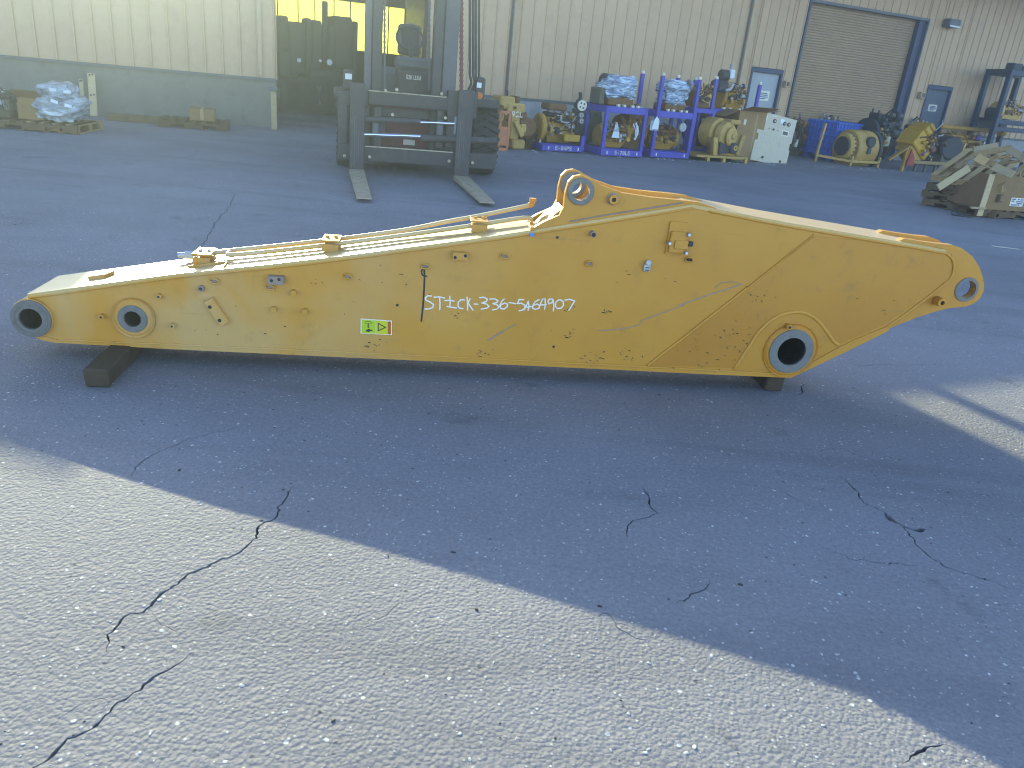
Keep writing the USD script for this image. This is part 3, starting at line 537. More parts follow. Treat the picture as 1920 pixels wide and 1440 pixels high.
# writing, ink line, scratches, chips: flat marks on the plate
def stroke(pts, r, y=-0.0012, d=0.0):
    P = np.array([S(*p) for p in pts]); out = []
    for a, b in zip(P[:-1], P[1:]): out.append(sg.LineString([a, b]).buffer(r, quad_segs=3))
    u = shapely.union_all(out)
    return [poly_xz(g, y, y + 0.001) for g in getattr(u, 'geoms', [u])]
def z7(pts): return [(660 + x / 4.364, 540 + y / 4.364) for x, y in pts]
GLYPH = [[(650,65),(620,62),(600,80),(605,100),(640,115),(668,135),(660,160),(630,170),(598,172)],
         [(672,75),(715,72),(758,82)], [(715,72),(720,120),(718,175)], [(760,103),(800,100),(835,106)], [(800,68),(803,110),(800,155)], [(778,150),(815,158),(855,162)],
         [(918,98),(890,96),(870,115),(866,145),(880,165),(908,168)], [(942,75),(946,130),(945,180)], [(965,88),(950,122),(968,150),(988,180)], [(1000,130),(1030,133)],
         [(1045,78),(1080,76),(1108,92),(1098,110),(1062,122),(1100,130),(1122,150),(1100,165),(1058,172)],
         [(1128,90),(1165,88),(1195,102),(1185,118),(1152,128),(1185,135),(1204,155),(1185,172),(1150,178)],
         [(1245,90),(1225,108),(1210,140),(1218,168),(1245,172),(1270,152),(1272,132),(1250,122),(1218,138)], [(1285,118),(1340,128)],
         [(1405,95),(1368,93),(1352,128),(1385,124),(1415,140),(1412,165),(1390,182),(1368,185)],
         [(1408,178),(1428,140),(1442,108)], [(1442,108),(1448,150),(1440,182)], [(1415,158),(1475,150)],
         [(1530,95),(1500,110),(1480,140),(1478,165),(1500,175),(1530,165),(1536,145),(1515,130),(1484,142)],
         [(1562,88),(1545,120),(1540,138),(1590,135)], [(1580,88),(1582,130),(1575,172)],
         [(1640,92),(1615,90),(1602,110),(1612,128),(1635,120),(1645,95),(1650,135),(1648,185)],
         [(1690,98),(1668,115),(1664,148),(1680,168),(1710,165),(1730,140),(1728,112),(1705,96),(1690,98)], [(1742,98),(1780,92),(1822,105)], [(1822,105),(1800,140),(1775,180)]]
obj('marker_writing', sum([stroke(z7(g), 0.0034, -0.0012 - 0.00002 * i) for i, g in enumerate(GLYPH)], []), WHITE, side, label='hand written in white paint marker: STICK-336-5A64907')
obj('ink_line', stroke([(795, 497), (796, 520), (795, 545), (793, 575), (790, 602)], 0.0042) + stroke([(796, 500), (790, 508), (792, 516), (800, 518)], 0.0035, -0.0014), INK, side)
SCR = [([(1390, 533), (1360, 543), (1330, 552), (1300, 563), (1280, 570)], 0.0030), ([(1270, 571), (1283, 572), (1240, 587), (1205, 600), (1197, 610)], 0.0022), ([(1195, 610), (1180, 614), (1150, 618), (1120, 620)], 0.0022), ([(1388, 531), (1372, 528), (1352, 530), (1340, 540)], 0.0018),
       ([(915, 638), (928, 630), (942, 622)], 0.0040), ([(940, 622), (955, 614), (967, 608)], 0.0022), ([(1070, 415), (1130, 404), (1200, 393), (1280, 380)], 0.0035)]
for pts, r in SCR: obj('scratch', stroke(pts, r, -0.0014), SCRATCH, side)
r = np.random.default_rng(11)
chips = []
for cx, cy, n, sp in ((1060, 625, 10, 14), (1060, 580, 6, 8), (1135, 585, 8, 8), (850, 590, 6, 8), (905, 662, 9, 10), (1100, 670, 12, 20), (1370, 625, 14, 24), (1390, 650, 10, 22), (1310, 670, 16, 40), (1430, 555, 12, 18), (1165, 665, 10, 16), (590, 530, 4, 8), (700, 645, 10, 12), (1200, 540, 6, 40), (740, 530, 5, 30), (480, 600, 6, 60), (1640, 570, 5, 30)):
    for i in range(n):
        q = (cx + r.normal(0, sp), cy + r.normal(0, sp * 0.4)); l = r.uniform(0.5, 4) * (1 if r.random() > 0.2 else 2); a = r.normal(0.3, 0.6)
        chips += stroke([q, (q[0] + l * math.cos(a), q[1] + l * math.sin(a) * 0.6)], r.uniform(0.0008, 0.0026), -0.0012 if cx < 1300 else -0.0078)
obj('paint_chips', chips, INK, side, kind='stuff')
# warning sign
dec = obj('warning_decal', poly_xz(sg.Polygon(SP([(676, 597), (735, 601), (735, 628), (676, 625)])), -0.0016, -0.0006), SIGN_W, side, label='lime and yellow warning decal with a triangle')
obj('decal_panel', poly_xz(sg.Polygon(SP([(678.5, 599), (704.3, 600.7), (704.3, 625.3), (678.5, 624)])), -0.0024, -0.0017), SIGN_G, dec)
obj('decal_panel', poly_xz(sg.Polygon(SP([(705.3, 600.8), (727, 602.3), (727, 626.2), (705.3, 625.4)])), -0.0024, -0.0017), SIGN_Y, dec)
obj('decal_band', poly_xz(sg.Polygon(SP([(727.2, 602.3), (733, 602.7), (733, 626.5), (727.2, 626.2)])), -0.0024, -0.0017), SIGN_O, dec)
tri = sg.Polygon(SP([(708.5, 604.5), (724.5, 613.5), (708.5, 621)])); 
obj('decal_triangle', poly_xz(tri.difference(tri.buffer(-0.0045)), -0.0032, -0.0025), INK, dec)
obj('decal_figure', poly_xz(sg.Polygon(SP([(686, 619), (690, 616.5), (693, 616), (694, 618), (699, 618.5), (699, 620), (694, 620.5), (692, 622), (686, 621)])), -0.0032, -0.0025), INK, dec)
obj('decal_arrow', stroke([(690.5, 607.5), (690.5, 613.5)], 0.0018, -0.0032) + [poly_xz(sg.Polygon(SP([(688.3, 609.5), (690.5, 606.5), (692.7, 609.5)])), -0.0034, -0.0033), poly_xz(sg.Polygon(SP([(688.3, 612), (692.7, 612), (690.5, 615)])), -0.0034, -0.0033)], INK, dec)
fr_ = sg.box(*[v for v in (*S(685.5, 606), *S(696.5, 602.5))]); obj('decal_frame', poly_xz(fr_.difference(fr_.buffer(-0.0016)), -0.0032, -0.0025), INK, dec)
# deck: grab bar, pipes with their clamps, plug
def deck_z(x):
    P = np.array(SP(TOP_OUT)); return float(np.interp(x, P[:, 0], P[:, 1]))
def dk(px, py, d):
    x, _ = S(px, py, d); return x, d, deck_z(x)
x0, y0, z0 = dk(166, 524, 0.13); x1, y1, z1 = dk(196, 521, 0.13); x2, y2, z2 = dk(214, 512, 0.19)
obj('deck_handle', [beam((x0, y0, z0 + 0.008), (x1, y1, z1 + 0.008), 0.008, 0.018, 0.001), beam((x1, y1, z1 + 0.0085), (x2, y2, z2 + 0.0085), 0.008, 0.018, 0.001)], YEL, stick)
def dline(pts, d, h): return [(S(px, 480, d)[0], d, deck_z(S(px, 480, d)[0]) + h) for px in pts] if not isinstance(h, (list, tuple)) else [(S(px, 480, d)[0], d, deck_z(S(px, 480, d)[0]) + hh) for px, hh in zip(pts, h)]
rear = dline([352, 400, 520, 632, 700, 765, 830, 893, 940, 984], 0.25, [0.034, 0.034, 0.034, 0.034, 0.034, 0.037, 0.050, 0.058, 0.066, 0.074])
obj('hydraulic_pipe', tube(spline(rear, 4), 0.011, 12), YEL_TOP, stick, smooth=True)
xe, ye, ze = rear[-1]; obj('pipe_elbow', [tube(spline([(xe - 0.004, ye, ze), (xe + 0.010, ye, ze + 0.008), (xe + 0.012, ye, ze + 0.026)], 5), 0.0145, 12), cyl((xe + 0.012, ye, ze + 0.02), (xe + 0.012, ye, ze + 0.036), 0.019, 14)], YEL, stick, smooth=30)
front = dline([392, 425, 432, 520, 620, 760, 890, 975, 992], 0.16, [0.036, 0.036, 0.030, 0.028, 0.028, 0.028, 0.032, 0.032, 0.014]); front[0] = (front[0][0], 0.22, front[0][2]); front[1] = (front[1][0], 0.215, front[1][2])
obj('hydraulic_pipe', tube(spline(front, 5), 0.011, 12), YEL_TOP, stick, smooth=True)
for px in (384, 622, 893):
    xa_, _, zz = dk(px, 480, 0.20)
    c = obj('pipe_clamp', cbox(xa_ - 0.04, xa_ + 0.04, 0.13, 0.145, zz - 0.004, zz + 0.036, 0.003), YEL, stick)
    obj('clamp_cap', cbox(xa_ - 0.045, xa_ + 0.045, 0.128, 0.28, zz + 0.046, zz + 0.054, 0.003), YEL, c)
    obj('clamp_block', cbox(xa_ - 0.035, xa_ + 0.035, 0.225, 0.275, zz - 0.004, zz + 0.024, 0.004), YEL, c)
    for dy in (0.2, 0.205):
        obj('clamp_bolt', cyl((xa_ + (0.02 if dy > 0.2 else -0.02), dy, zz + 0.05), (xa_ + (0.02 if dy > 0.2 else -0.02), dy, zz + 0.064), 0.009, 6), GALV if px < 400 else YEL, c)
xa_, _, zz = rear[0][0], 0, rear[0][2]
obj('pipe_fitting', [cyl((xa_ - 0.012, 0.25, zz), (xa_ + 0.03, 0.25, zz), 0.021, 6), cyl((xa_ - 0.045, 0.25, zz - 0.003), (xa_ - 0.012, 0.25, zz), 0.013, 12)], GALV, stick, smooth=30)
xb_, _, zb_ = dk(352, 490, 0.10); xc_, _, zc_ = dk(424, 480, 0.10)
obj('spare_bracket', [beam((xb_, 0.10, zb_ + 0.004), (xc_, 0.12, zc_ + 0.004), 0.006, 0.014, 0.001), beam((xc_, 0.12, zc_ + 0.0045), (xc_ + 0.005, 0.03, zc_ + 0.0045), 0.006, 0.012, 0.001)], YEL, stick)
xq, _, zq = dk(997, 425, 0.02); obj('deck_clip', cbox(xq - 0.010, xq + 0.012, -0.010, 0.06, zq - 0.002, zq + 0.014, 0.002), YEL, stick)
obj('clip_end', cbox(xq - 0.009, xq + 0.011, -0.012, -0.0102, zq - 0.030, zq - 0.012, 0.0005), BLUE_CAP, stick)
obj('keeper_tab', cbox(xq + 0.0, xq + 0.016, 0.10, 0.11, zq - 0.002, zq + 0.02, 0.002), YEL, stick)
# timber blocks under the arm
def timber(p0, p1, w, h, label, seed):
    p0, p1 = np.array(p0), np.array(p1); L = np.linalg.norm(p1 - p0); a = math.degrees(math.atan2(p1[1] - p0[1], p1[0] - p0[0]))
    t = thing('timber_block', label, 'timber block', None, None, (p0[0], p0[1], 0), a)
    m = cbox(0, L, -w / 2, w / 2, 0.001, h, 0.008).subdivide().subdivide().subdivide()
    m = crumple(m, 0.008, 14.0, seed); m.vertices[:, 2] = np.maximum(m.vertices[:, 2], 0.001)
    obj('beam', m, OLDWOOD, t)
    obj('split', [cbox(-0.002, 0.004, -w * 0.2, w * 0.25, h * 0.45, h * 0.47), cbox(0.02, L * 0.4, -w * 0.1, -w * 0.07, h - 0.003, h + 0.0015)], INK, t)
b0 = gnd(182, 727)[:2]; bdir = gnd(240, 668)[:2] - b0
timber(b0, b0 + bdir / np.linalg.norm(bdir) * 1.15, 0.105, 0.088, 'old dark timber block sticking out under the thin left end of the yellow arm', 1)
c0 = gnd(1450, 734)[:2]; timber(c0, c0 + np.array([-0.13, 0.99]) * 0.7, 0.10, 0.088, 'short dark timber block under the thick right end of the yellow arm', 2)
#PART3
# ------------------------------------------------------------------ buildings
LF = Frame(gnd(520, 240), 18.26)
_n = np.array([-0.447, 0.894])
RF = Frame(gnd(520, 240)[:2] + _n * 1.0, 26.57)
def rake(x): return max((5.74 + 0.304 * x) * 0.99 - (0.40 if x > -2.95 else 0.08), 3.4)   # a parapet step left of the gable
def panel(x0, x1, z0, z1a, z1b, y=0.0):
    """One ribbed wall sheet: flat field, raised seam rib at its right edge, sloped top if z1a != z1b."""
    w = x1 - x0; r = min(0.045, w * 0.3)
    prof = [(x0, y), (x0, y - 0.010), (x0 + 0.010, y - 0.012), (x1 - r, y - 0.012), (x1 - r * 0.75, y - 0.036), (x1 - r * 0.3, y - 0.036), (x1 - 0.004, y - 0.012), (x1 - 0.004, y)]
    n = len(prof); zt = lambda x: z1a + (z1b - z1a) * (x - x0) / w
    v = np.array([(a, b, z0) for a, b in prof] + [(a, b, zt(a)) for a, b in prof]); k = np.arange(n); k2 = (k + 1) % n
    f = np.vstack([np.c_[k, k2, k2 + n], np.c_[k, k2 + n, k + n], [[0, i + 1, i] for i in range(1, n - 1)], [[n, n + i, n + i + 1] for i in range(1, n - 1)]])
    m = trimesh.Trimesh(v, f, process=False); m.fix_normals(); return m
ZB = 0.90
lb = thing('storage_building', 'cream ribbed metal building on the left with a bare brown concrete base', 'building', LF)
zl_ = LF.at(520, 148)[1]
xs = np.arange(-13.02, -0.30, 0.31)
for a in xs: obj('wall_panel', panel(a, a + 0.31, zl_, rake(a), rake(a + 0.31)), WALL, lb)
obj('corner_trim', cbox(xs[-1] + 0.31, 0.02, -0.055, 0.02, zl_ - 0.02, rake(0), 0.006), WALL_TRIM, lb)
obj('downspout', cbox(-0.33, -0.25, -0.10, -0.057, zl_ + 0.03, rake(-0.2), 0.012), WALL_TRIM, lb)
obj('base_flashing', cbox(-13.0, 0.0, -0.05, -0.005, zl_ - 0.05, zl_ - 0.004), WALL_DARK, lb)
obj('concrete_base', cbox(-13.0, 0.0, -0.02, 0.2, 0, zl_ - 0.052), CONC_L, lb)
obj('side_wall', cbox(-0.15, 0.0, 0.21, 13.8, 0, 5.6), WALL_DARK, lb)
obj('back_wall', cbox(-13.0, -0.16, 13.6, 13.8, 0, 3.3), WALL, lb)
rf = [(-13.0, rake(-13)), (-7.95, rake(-7.95)), (-2.96, rake(-2.96)), (-2.94, rake(-2.94)), (0.05, rake(0.05))]
obj('roof', poly_xz(sg.Polygon(rf + [*[(a, b + 0.05) for a, b in rf[::-1]]]), -0.06, 13.9), ROOF, lb)

rb = thing('warehouse', 'long cream ribbed metal warehouse with a grey roll-up door and two blue doors', 'building', RF)
XR0 = RF.at(806, 120)[0]; XR1 = RF.at(1920, 150)[0] + 6.0; HR = 6.9
d1 = RF.rect(1400, 146, 1458, 205); d1 = (d1[0] - 0.02, d1[1], 2.08)
d2a, d2b = RF.at(1728, 200)[0], RF.at(1774, 200)[0]; d2 = (d2a, d2b, 2.16)
rda, rdb = RF.at(1500, 100)[0], RF.at(1719, 110)[0]; rd = (rda, rdb, RF.at(1620, 20)[1])
opens = [d1, rd, d2]
cuts = sorted(set(list(np.arange(XR0, XR1, 0.305)) + [XR1] + [v for o in opens for v in o[:2]]))
for a, b in zip(cuts[:-1], cuts[1:]):
    if b - a < 0.02: continue
    o = [q for q in opens if q[0] - 1e-3 <= a and b <= q[1] + 1e-3]
    obj('wall_panel', panel(a, b, o[0][2] + 0.07 if o else ZB, HR, HR), WALL, rb)
segs, x = [], XR0
for o in sorted(opens): segs.append((x, o[0] - 0.06)); x = o[1] + 0.06
segs.append((x, XR1))
for i, (a, b) in enumerate(segs):
    obj('concrete_base', cbox(a, b, -0.09, 0.2, 0, ZB - 0.05, 0.006), CONC, rb)
    obj('base_flashing', cbox(a, b, -0.11, -0.005, ZB - 0.048, ZB - 0.004), WALL_DARK, rb)
for px, py in ((960, 75), (1396, 90)):
    xx = RF.at(px, py)[0]; obj('downspout', cbox(xx - 0.05, xx + 0.05, -0.12, -0.038, ZB + 0.06, HR - 0.1, 0.012), WALL_TRIM, rb)
    obj('joint_strip', cbox(xx - 0.085, xx - 0.055, -0.055, -0.0375, ZB + 0.01, HR - 0.1), WALL_DARK, rb)
obj('corner_trim', cbox(XR0 - 0.06, XR0 - 0.002, -0.05, 0.05, 0, HR), WALL_TRIM, rb)
XS = 6.62
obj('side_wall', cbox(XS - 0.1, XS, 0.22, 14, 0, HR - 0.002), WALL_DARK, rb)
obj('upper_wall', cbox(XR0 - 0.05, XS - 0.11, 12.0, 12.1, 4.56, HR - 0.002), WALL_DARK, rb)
obj('back_wall', cbox(XS + 0.01, XR1, 13.9, 14.0, 0, HR), WALL, rb)
obj('end_wall', cbox(XR1 - 0.1, XR1, 0.22, 13.88, 0, HR), WALL, rb)
obj('roof', cbox(XR0 - 0.12, XR1 + 0.12, -0.25, 14.1, HR + 0.002, HR + 0.15), ROOF, rb)
xe0 = RF.at(1260, 60)[0]
obj('eave_overhang', cbox(xe0, XR1, -2.7, -0.045, 5.15, 5.25, 0.01), ROOF, rb)
def person_door(o, mat, sign_px, handle_left, name_lbl):
    a, b, h = o
    d = obj('door', cbox(a + 0.055, b - 0.055, 0.02, 0.07, 0.01, h - 0.055, 0.004), mat, rb, label=name_lbl)
    obj('door_frame', [cbox(a - 0.005, a + 0.05, -0.06, 0.1, 0, h + 0.06), cbox(b - 0.05, b + 0.005, -0.06, 0.1, 0, h + 0.06), cbox(a + 0.051, b - 0.051, -0.06, 0.1, h - 0.05, h + 0.06)], FRAME_BLUE, d)
    x0, x1, z0, z1 = RF.rect(*sign_px)
    obj('door_sign', poly_xz(sg.box(x0, z0, x1, z1).buffer(-0.03).buffer(0.03), 0.012, 0.019), SIGN_W, d)
    bars = []
    for i, (f0, f1) in enumerate(((0.18, 0.8), (0.12, 0.85), (0.2, 0.9), (0.1, 0.7))):
        zz = z1 - (z1 - z0) * (0.22 + 0.18 * i); bars.append(cbox(x0 + (x1 - x0) * f0, x0 + (x1 - x0) * f1, 0.010, 0.0115, zz - 0.02, zz + 0.005))
    obj('sign_print', bars, SIGN_B, d)
    hx = a + 0.13 if handle_left else b - 0.13
    obj('door_handle', [cyl((hx, 0.02, 1.0), (hx, -0.04, 1.0), 0.018, 10), cbox(hx - 0.06, hx + 0.02, -0.05, -0.041, 0.985, 1.015, 0.004)], GALV, d)
person_door(d1, DOOR_LB, (1420, 170, 1443, 189), False, 'light blue steel door with a white notice')
person_door(d2, DOOR_DB, (1741, 196, 1757, 209), True, 'slate blue steel door with a small white notice')
a, b, h = rd
ru = obj('roll_up_door', [cbox(a, b, 0.20, 0.215, 0, h)], SHUTTER, rb)
zz = np.arange(0.06, h - 0.03, 0.066)
obj('slat', [cbox(a, b, 0.168, 0.199, z, z + 0.057, 0.012) for z in zz], SHUTTER, ru, kind='stuff', label='curved steel slats of the shutter')
obj('door_jamb', cbox(a - 0.06, a - 0.001, -0.06, 0.3, 0, h + 0.069), FRAME_BLUE, ru); obj('door_jamb', cbox(b + 0.001, b + 0.06, -0.06, 0.3, 0, h + 0.069), FRAME_BLUE, ru)
obj('door_guide', cbox(b - 0.24, b - 0.002, 0.02, 0.16, 0, h - 0.002), FRAME_BLUE, ru)
obj('door_head', cbox(a, b, -0.06, 0.3, h + 0.001, h + 0.066), WALL_DARK, ru)
x0, x1, z0, z1 = RF.rect(1764, 36, 1786, 52)
fl = obj('flood_light', moved(cbox(x0, x1, -0.30, -0.037, z0, z1, 0.03)), WALL_DARK, rb)
lm = cbox(x0 + 0.03, x1 - 0.02, -0.005, 0.006, 0, (z1 - z0) * 0.95, 0.003); lm.apply_transform(rot(-28, [1, 0, 0])); lm.apply_translation([0, -0.32, z0 + 0.0])
obj('lamp_lens', lm, LENS, fl)
for r_ in ((1466, 151, 1474, 163), (1719, 172, 1728, 184)):
    x0, x1, z0, z1 = RF.rect(*r_); eb = obj('entry_box', cbox(x0, x1, -0.16, -0.037, z0, z1, 0.01), WALL_TRIM, rb); obj('box_front', cbox(x0 + 0.03, x1 - 0.03, -0.166, -0.161, z0 + 0.03, z1 - 0.03), ENG_G, eb)
x0 = RF.at(1468, 205)[0]; obj('conduit', tube(spline([(x0, -0.14, 0.95), (x0 + 0.5, -0.14, 0.95), (x0 + 0.52, -0.14, 1.1)], 6), 0.02, 8), WALL_DARK, rb)

# covered passage between the two buildings, closed at its far end by glowing yellow sheets
pc = thing('passage_canopy', 'dark covered passage between the two metal buildings with a yellow sheeted far end', 'canopy', RF)
PD = 12.0
toR = lambda p: ((p[:3] - RF.o) @ RF.x, (p[:3] - RF.o) @ RF.y)
LW = [toR(LF.world(0.003, y)) for y in (-0.1, 13.4)]                 # the left building's flank, in the passage's axes
XL = float(LW[0][0])
cp = trimesh.creation.extrude_polygon(sg.Polygon([LW[0], (XR0 - 0.062, LW[0][1]), (XR0 - 0.062, PD + 0.2), (LW[1][0], PD + 0.2)]), 0.12, engine='earcut'); cp.apply_translation([0, 0, 4.55])
obj('canopy_roof', cp, ROOF, pc)
vx, vy = [float(v) for v in toR(np.array([-4.72, 17.0, 0.0]))]
obj('roof_vent', [cbox(vx - 0.24, vx + 0.24, vy - 0.2, vy + 0.3, 4.672, 5.5, 0.02), cbox(vx - 0.32, vx + 0.32, vy - 0.3, vy + 0.4, 5.501, 5.6, 0.02)], ROOF, pc)
obj('vent_pipe', [cyl((vx + 0.62, vy + 0.1, 4.672), (vx + 0.62, vy + 0.1, 5.9), 0.07, 14), cyl((vx + 0.62, vy + 0.1, 5.901), (vx + 0.62, vy + 0.1, 5.97), 0.12, 14)], ROOF, pc)
zy0, zy1 = 1.6, RF.at(650, 2, PD)[1]
xa_, xb_ = RF.at(500, 20, PD)[0] - 0.4, 6.5
xa_ = max(xa_, XL - 1.5)
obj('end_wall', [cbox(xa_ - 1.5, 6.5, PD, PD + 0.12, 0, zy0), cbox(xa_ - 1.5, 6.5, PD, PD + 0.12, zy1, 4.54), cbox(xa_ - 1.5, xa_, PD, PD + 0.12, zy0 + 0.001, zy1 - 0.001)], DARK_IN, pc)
xx = xa_
rr_ = np.random.default_rng(5)
while xx < xb_ - 0.1:
    w = float(rr_.uniform(0.55, 0.8)); e_ = min(xx + w, xb_)
    obj('yellow_sheet', cbox(xx + 0.012, e_ - 0.012, PD + 0.03 + 0.02 * rr_.random(), PD + 0.034 + 0.02 * 1.0, zy0, zy1), YSTRIP, pc)
    obj('sheet_post', cbox(e_ - 0.02, e_ + 0.02, PD + 0.002, PD + 0.028, zy0 + 0.001, zy1 - 0.001), DARK_IN, pc); xx = e_
# dark machines parked in the passage
def bx(fr, r, d0, d1, ch=0.012):
    x0, x1, z0, z1 = fr.rect(*r, d0); return cbox(x0, x1, d0, d1, z0, z1, ch)
MF = Frame(RF.world(RF.at(585, 150, 3.0)[0], 3.2)[:2], 26.57)
def machine(label, rects, lamps, wheels):
    t = thing('parked_machine', label, 'machine', MF)
    for nm, r_, d0, d1, mt in rects: obj(nm, bx(MF, r_, d0, d1, 0.04), mt, t)
    for px, py, rr in lamps:
        x, z = MF.at(px, py, -0.06); obj('lamp', cyl((x, -0.06, z), (x, -0.02, z), rr, 12), LENS, t)
    for px, R in wheels:
        x = MF.at(px, 200, 0.1)[0]; w = obj('wheel', ring((x, 0.0, R), (0, 1, 0), R, R * 0.5, 0.35, 24, 0.04), TYRE, t, smooth=30); obj('rim', cyl((x, 0.05, R), (x, 0.25, R), R * 0.52, 20), FORK_G, w)
    return t
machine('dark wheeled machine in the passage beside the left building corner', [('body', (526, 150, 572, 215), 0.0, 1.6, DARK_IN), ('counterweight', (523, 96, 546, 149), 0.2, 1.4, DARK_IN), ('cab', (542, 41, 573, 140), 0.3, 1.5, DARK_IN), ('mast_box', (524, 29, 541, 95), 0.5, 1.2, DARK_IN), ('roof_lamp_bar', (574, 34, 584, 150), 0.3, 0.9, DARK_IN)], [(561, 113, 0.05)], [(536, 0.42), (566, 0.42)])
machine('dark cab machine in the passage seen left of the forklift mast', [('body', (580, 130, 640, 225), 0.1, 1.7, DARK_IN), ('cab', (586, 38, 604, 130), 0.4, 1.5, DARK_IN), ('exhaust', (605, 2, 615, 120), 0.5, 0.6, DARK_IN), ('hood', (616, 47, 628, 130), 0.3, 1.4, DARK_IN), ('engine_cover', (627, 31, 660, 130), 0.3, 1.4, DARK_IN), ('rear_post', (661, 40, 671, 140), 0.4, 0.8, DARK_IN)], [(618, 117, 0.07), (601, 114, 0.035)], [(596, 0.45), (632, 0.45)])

# ------------------------------------------------------------------ forklift
FF = Frame(gnd(670, 329), 15.0)
fk = thing('forklift', 'big dark forklift facing the viewer with its worn forks lowered on the asphalt', 'forklift', FF)
def fb(name, r_, d0, d1, mat=FORK_K, ch=0.012, parent=None, label=None): return obj(name, bx(FF, r_, d0, d1, ch), mat, parent or fk, label=label)
def fork(xl, xr, ytop, tipL):
    x0, x1 = FF.at(xl, 300)[0], FF.at(xr, 300)[0]; z1 = FF.at((xl + xr) / 2, ytop)[1]
    f = obj('fork', cbox(x0, x1, -0.035, 0.035, 0.035, z1, 0.008), FORK_K, fk)
    L = FF.rect(0, 0, 1, 1)[0] * 0 + tipL
    w0, w1 = x0 - 0.004, x1 + 0.004; wt = (w1 - w0) * 0.08
    v = np.array([(w0, -0.036, 0.03), (w1, -0.036, 0.03), (w1, -0.036, 0.085), (w0, -0.036, 0.085), (w0 + wt, -L, 0.042), (w1 - wt, -L, 0.042), (w1 - wt, -L, 0.055), (w0 + wt, -L, 0.055)])
    b = trimesh.convex.convex_hull(v); obj('fork_blade', b, FORK_W, f)
    obj('fork_hook', cbox(x0 + 0.02, x1 - 0.02, 0.036, 0.12, z1 - 0.12, z1 - 0.02, 0.01), FORK_K, f)
    return f
g_tipL = -((gnd(675, 380)[:2] - FF.o[:2]) @ FF.y[:2]); g_tipR = -((gnd(912, 388)[:2] - FF.o[:2]) @ FF.y[:2])
fork(655, 682, 155, g_tipL); fork(852, 880, 168, g_tipR)
fb('carriage_bar', (648, 174, 690, 199), 0.06, 0.14); fb('carriage_bar', (690.5, 176, 862, 203), 0.06, 0.14)
fb('carriage_beam', (634, 279, 931, 309), 0.045, 0.17)
fb('carriage_side', (634, 172, 652, 278), 0.06, 0.30); fb('carriage_side', (838, 170, 852, 278), 0.06, 0.2)
fb('fork_bracket', (840, 171, 895, 220), 0.045, 0.059, ch=0.02)
fb('carriage_upright', (700, 200, 716, 279), 0.08, 0.16); fb('carriage_upright', (818, 203, 832, 279), 0.08, 0.16)
def frod(name, p0, p1, d, r, mat, parent=None):
    a = FF.at(*p0, d); b = FF.at(*p1, d); return obj(name, cyl((a[0], d, a[1]), (b[0], d, b[1]), r, 20), mat, parent or fk, smooth=30)
frod('side_shift_cylinder', (680, 223), (788, 228), 0.02, 0.036, FORK_K); frod('chrome_rod', (785, 229), (852, 232), 0.02, 0.020, CHROME)
frod('side_shift_cylinder', (788, 258), (931, 265), 0.02, 0.045, FORK_K); frod('chrome_rod', (683, 252), (788, 256), 0.02, 0.026, CHROME)
for px, py in ((646, 292), (693, 294), (842, 302), (886, 305), (723, 170), (744, 168), (828, 176), (736, 215), (835, 221)):
    x, z = FF.at(px, py, 0.03); obj('bolt', cyl((x, 0.044, z), (x, 0.02, z), 0.022, 6), FORK_W, fk)
for r_, d0, d1, mt in (((684, -60, 697, 300), 0.22, 0.42, FORK_G), ((698, -60, 716, 300), 0.18, 0.38, FORK_K), ((812, -60, 829, 305), 0.18, 0.38, FORK_K), ((830, -60, 857, 305), 0.22, 0.42, FORK_G)): fb('mast_channel', r_, d0, d1, mt)
fb('mast_crossbar', (716, 205, 812, 222), 0.25, 0.33, FORK_K); fb('mast_crossbar', (697, -25, 830, -8), 0.25, 0.33, FORK_K)
for px in (721, 805, 865):                                                   # lift chains, link by link
    ys = np.arange(-20, 168, 5.2); ls = []
    for i, yy in enumerate(ys):
        x, z = FF.at(px, yy, 0.3); w = 0.028 if px == 865 else 0.016; w *= 1 if i % 2 else 0.75
        ls.append(cbox(x - w, x + w, 0.29, 0.31, z - 0.017, z + 0.017, 0.004))
    obj('lift_chain', ls, FORK_R if px == 865 else FORK_G, fk, kind='stuff')
for px in (881, 887, 892, 898):
    P = [FF.at(px, yy, 0.34) for yy in (-25, 60, 120, 140)]; P = [(x, 0.34, z) for x, z in P]
    P += [(P[-1][0] + 0.02, 0.30, P[-1][2] - 0.10), (P[-1][0] - 0.03, 0.22, P[-1][2] - 0.2)]
    obj('hydraulic_hose', tube(spline(P, 5), 0.0165, 8), ENG_K, fk, smooth=True)
fb('dash_cowl', (745, 108, 817, 131), 0.75, 1.3, FORK_G, 0.05); fb('dash_front', (746, 131.5, 820, 181), 0.72, 1.3, FORK_K, 0.03)
tx0, tz0 = FF.at(761, 148, 0.70); txt = meshkit.text_mesh('G2K L18 8', abs(FF.at(761, 148, 0.7)[1] - FF.at(761, 140, 0.7)[1]), 0.004, bold=True)
wd = txt.bounds[1][0]; sc = (FF.at(790, 145, 0.7)[0] - tx0) / wd; txt.vertices[:, 0] *= sc
txt.vertices = np.stack([txt.vertices[:, 0] + tx0, 0.715 - txt.vertices[:, 2], txt.vertices[:, 1] + tz0], 1); obj('lettering', txt, SIGN_W, fk)
s0 = FF.rect(747, 46, 790, 104, 1.9); obj('seat_back', crumple(cbox(s0[0], s0[1], 1.9, 2.05, s0[2], s0[3], 0.07).subdivide(), 0.01, 5, 3), FORK_K, fk, smooth=40)
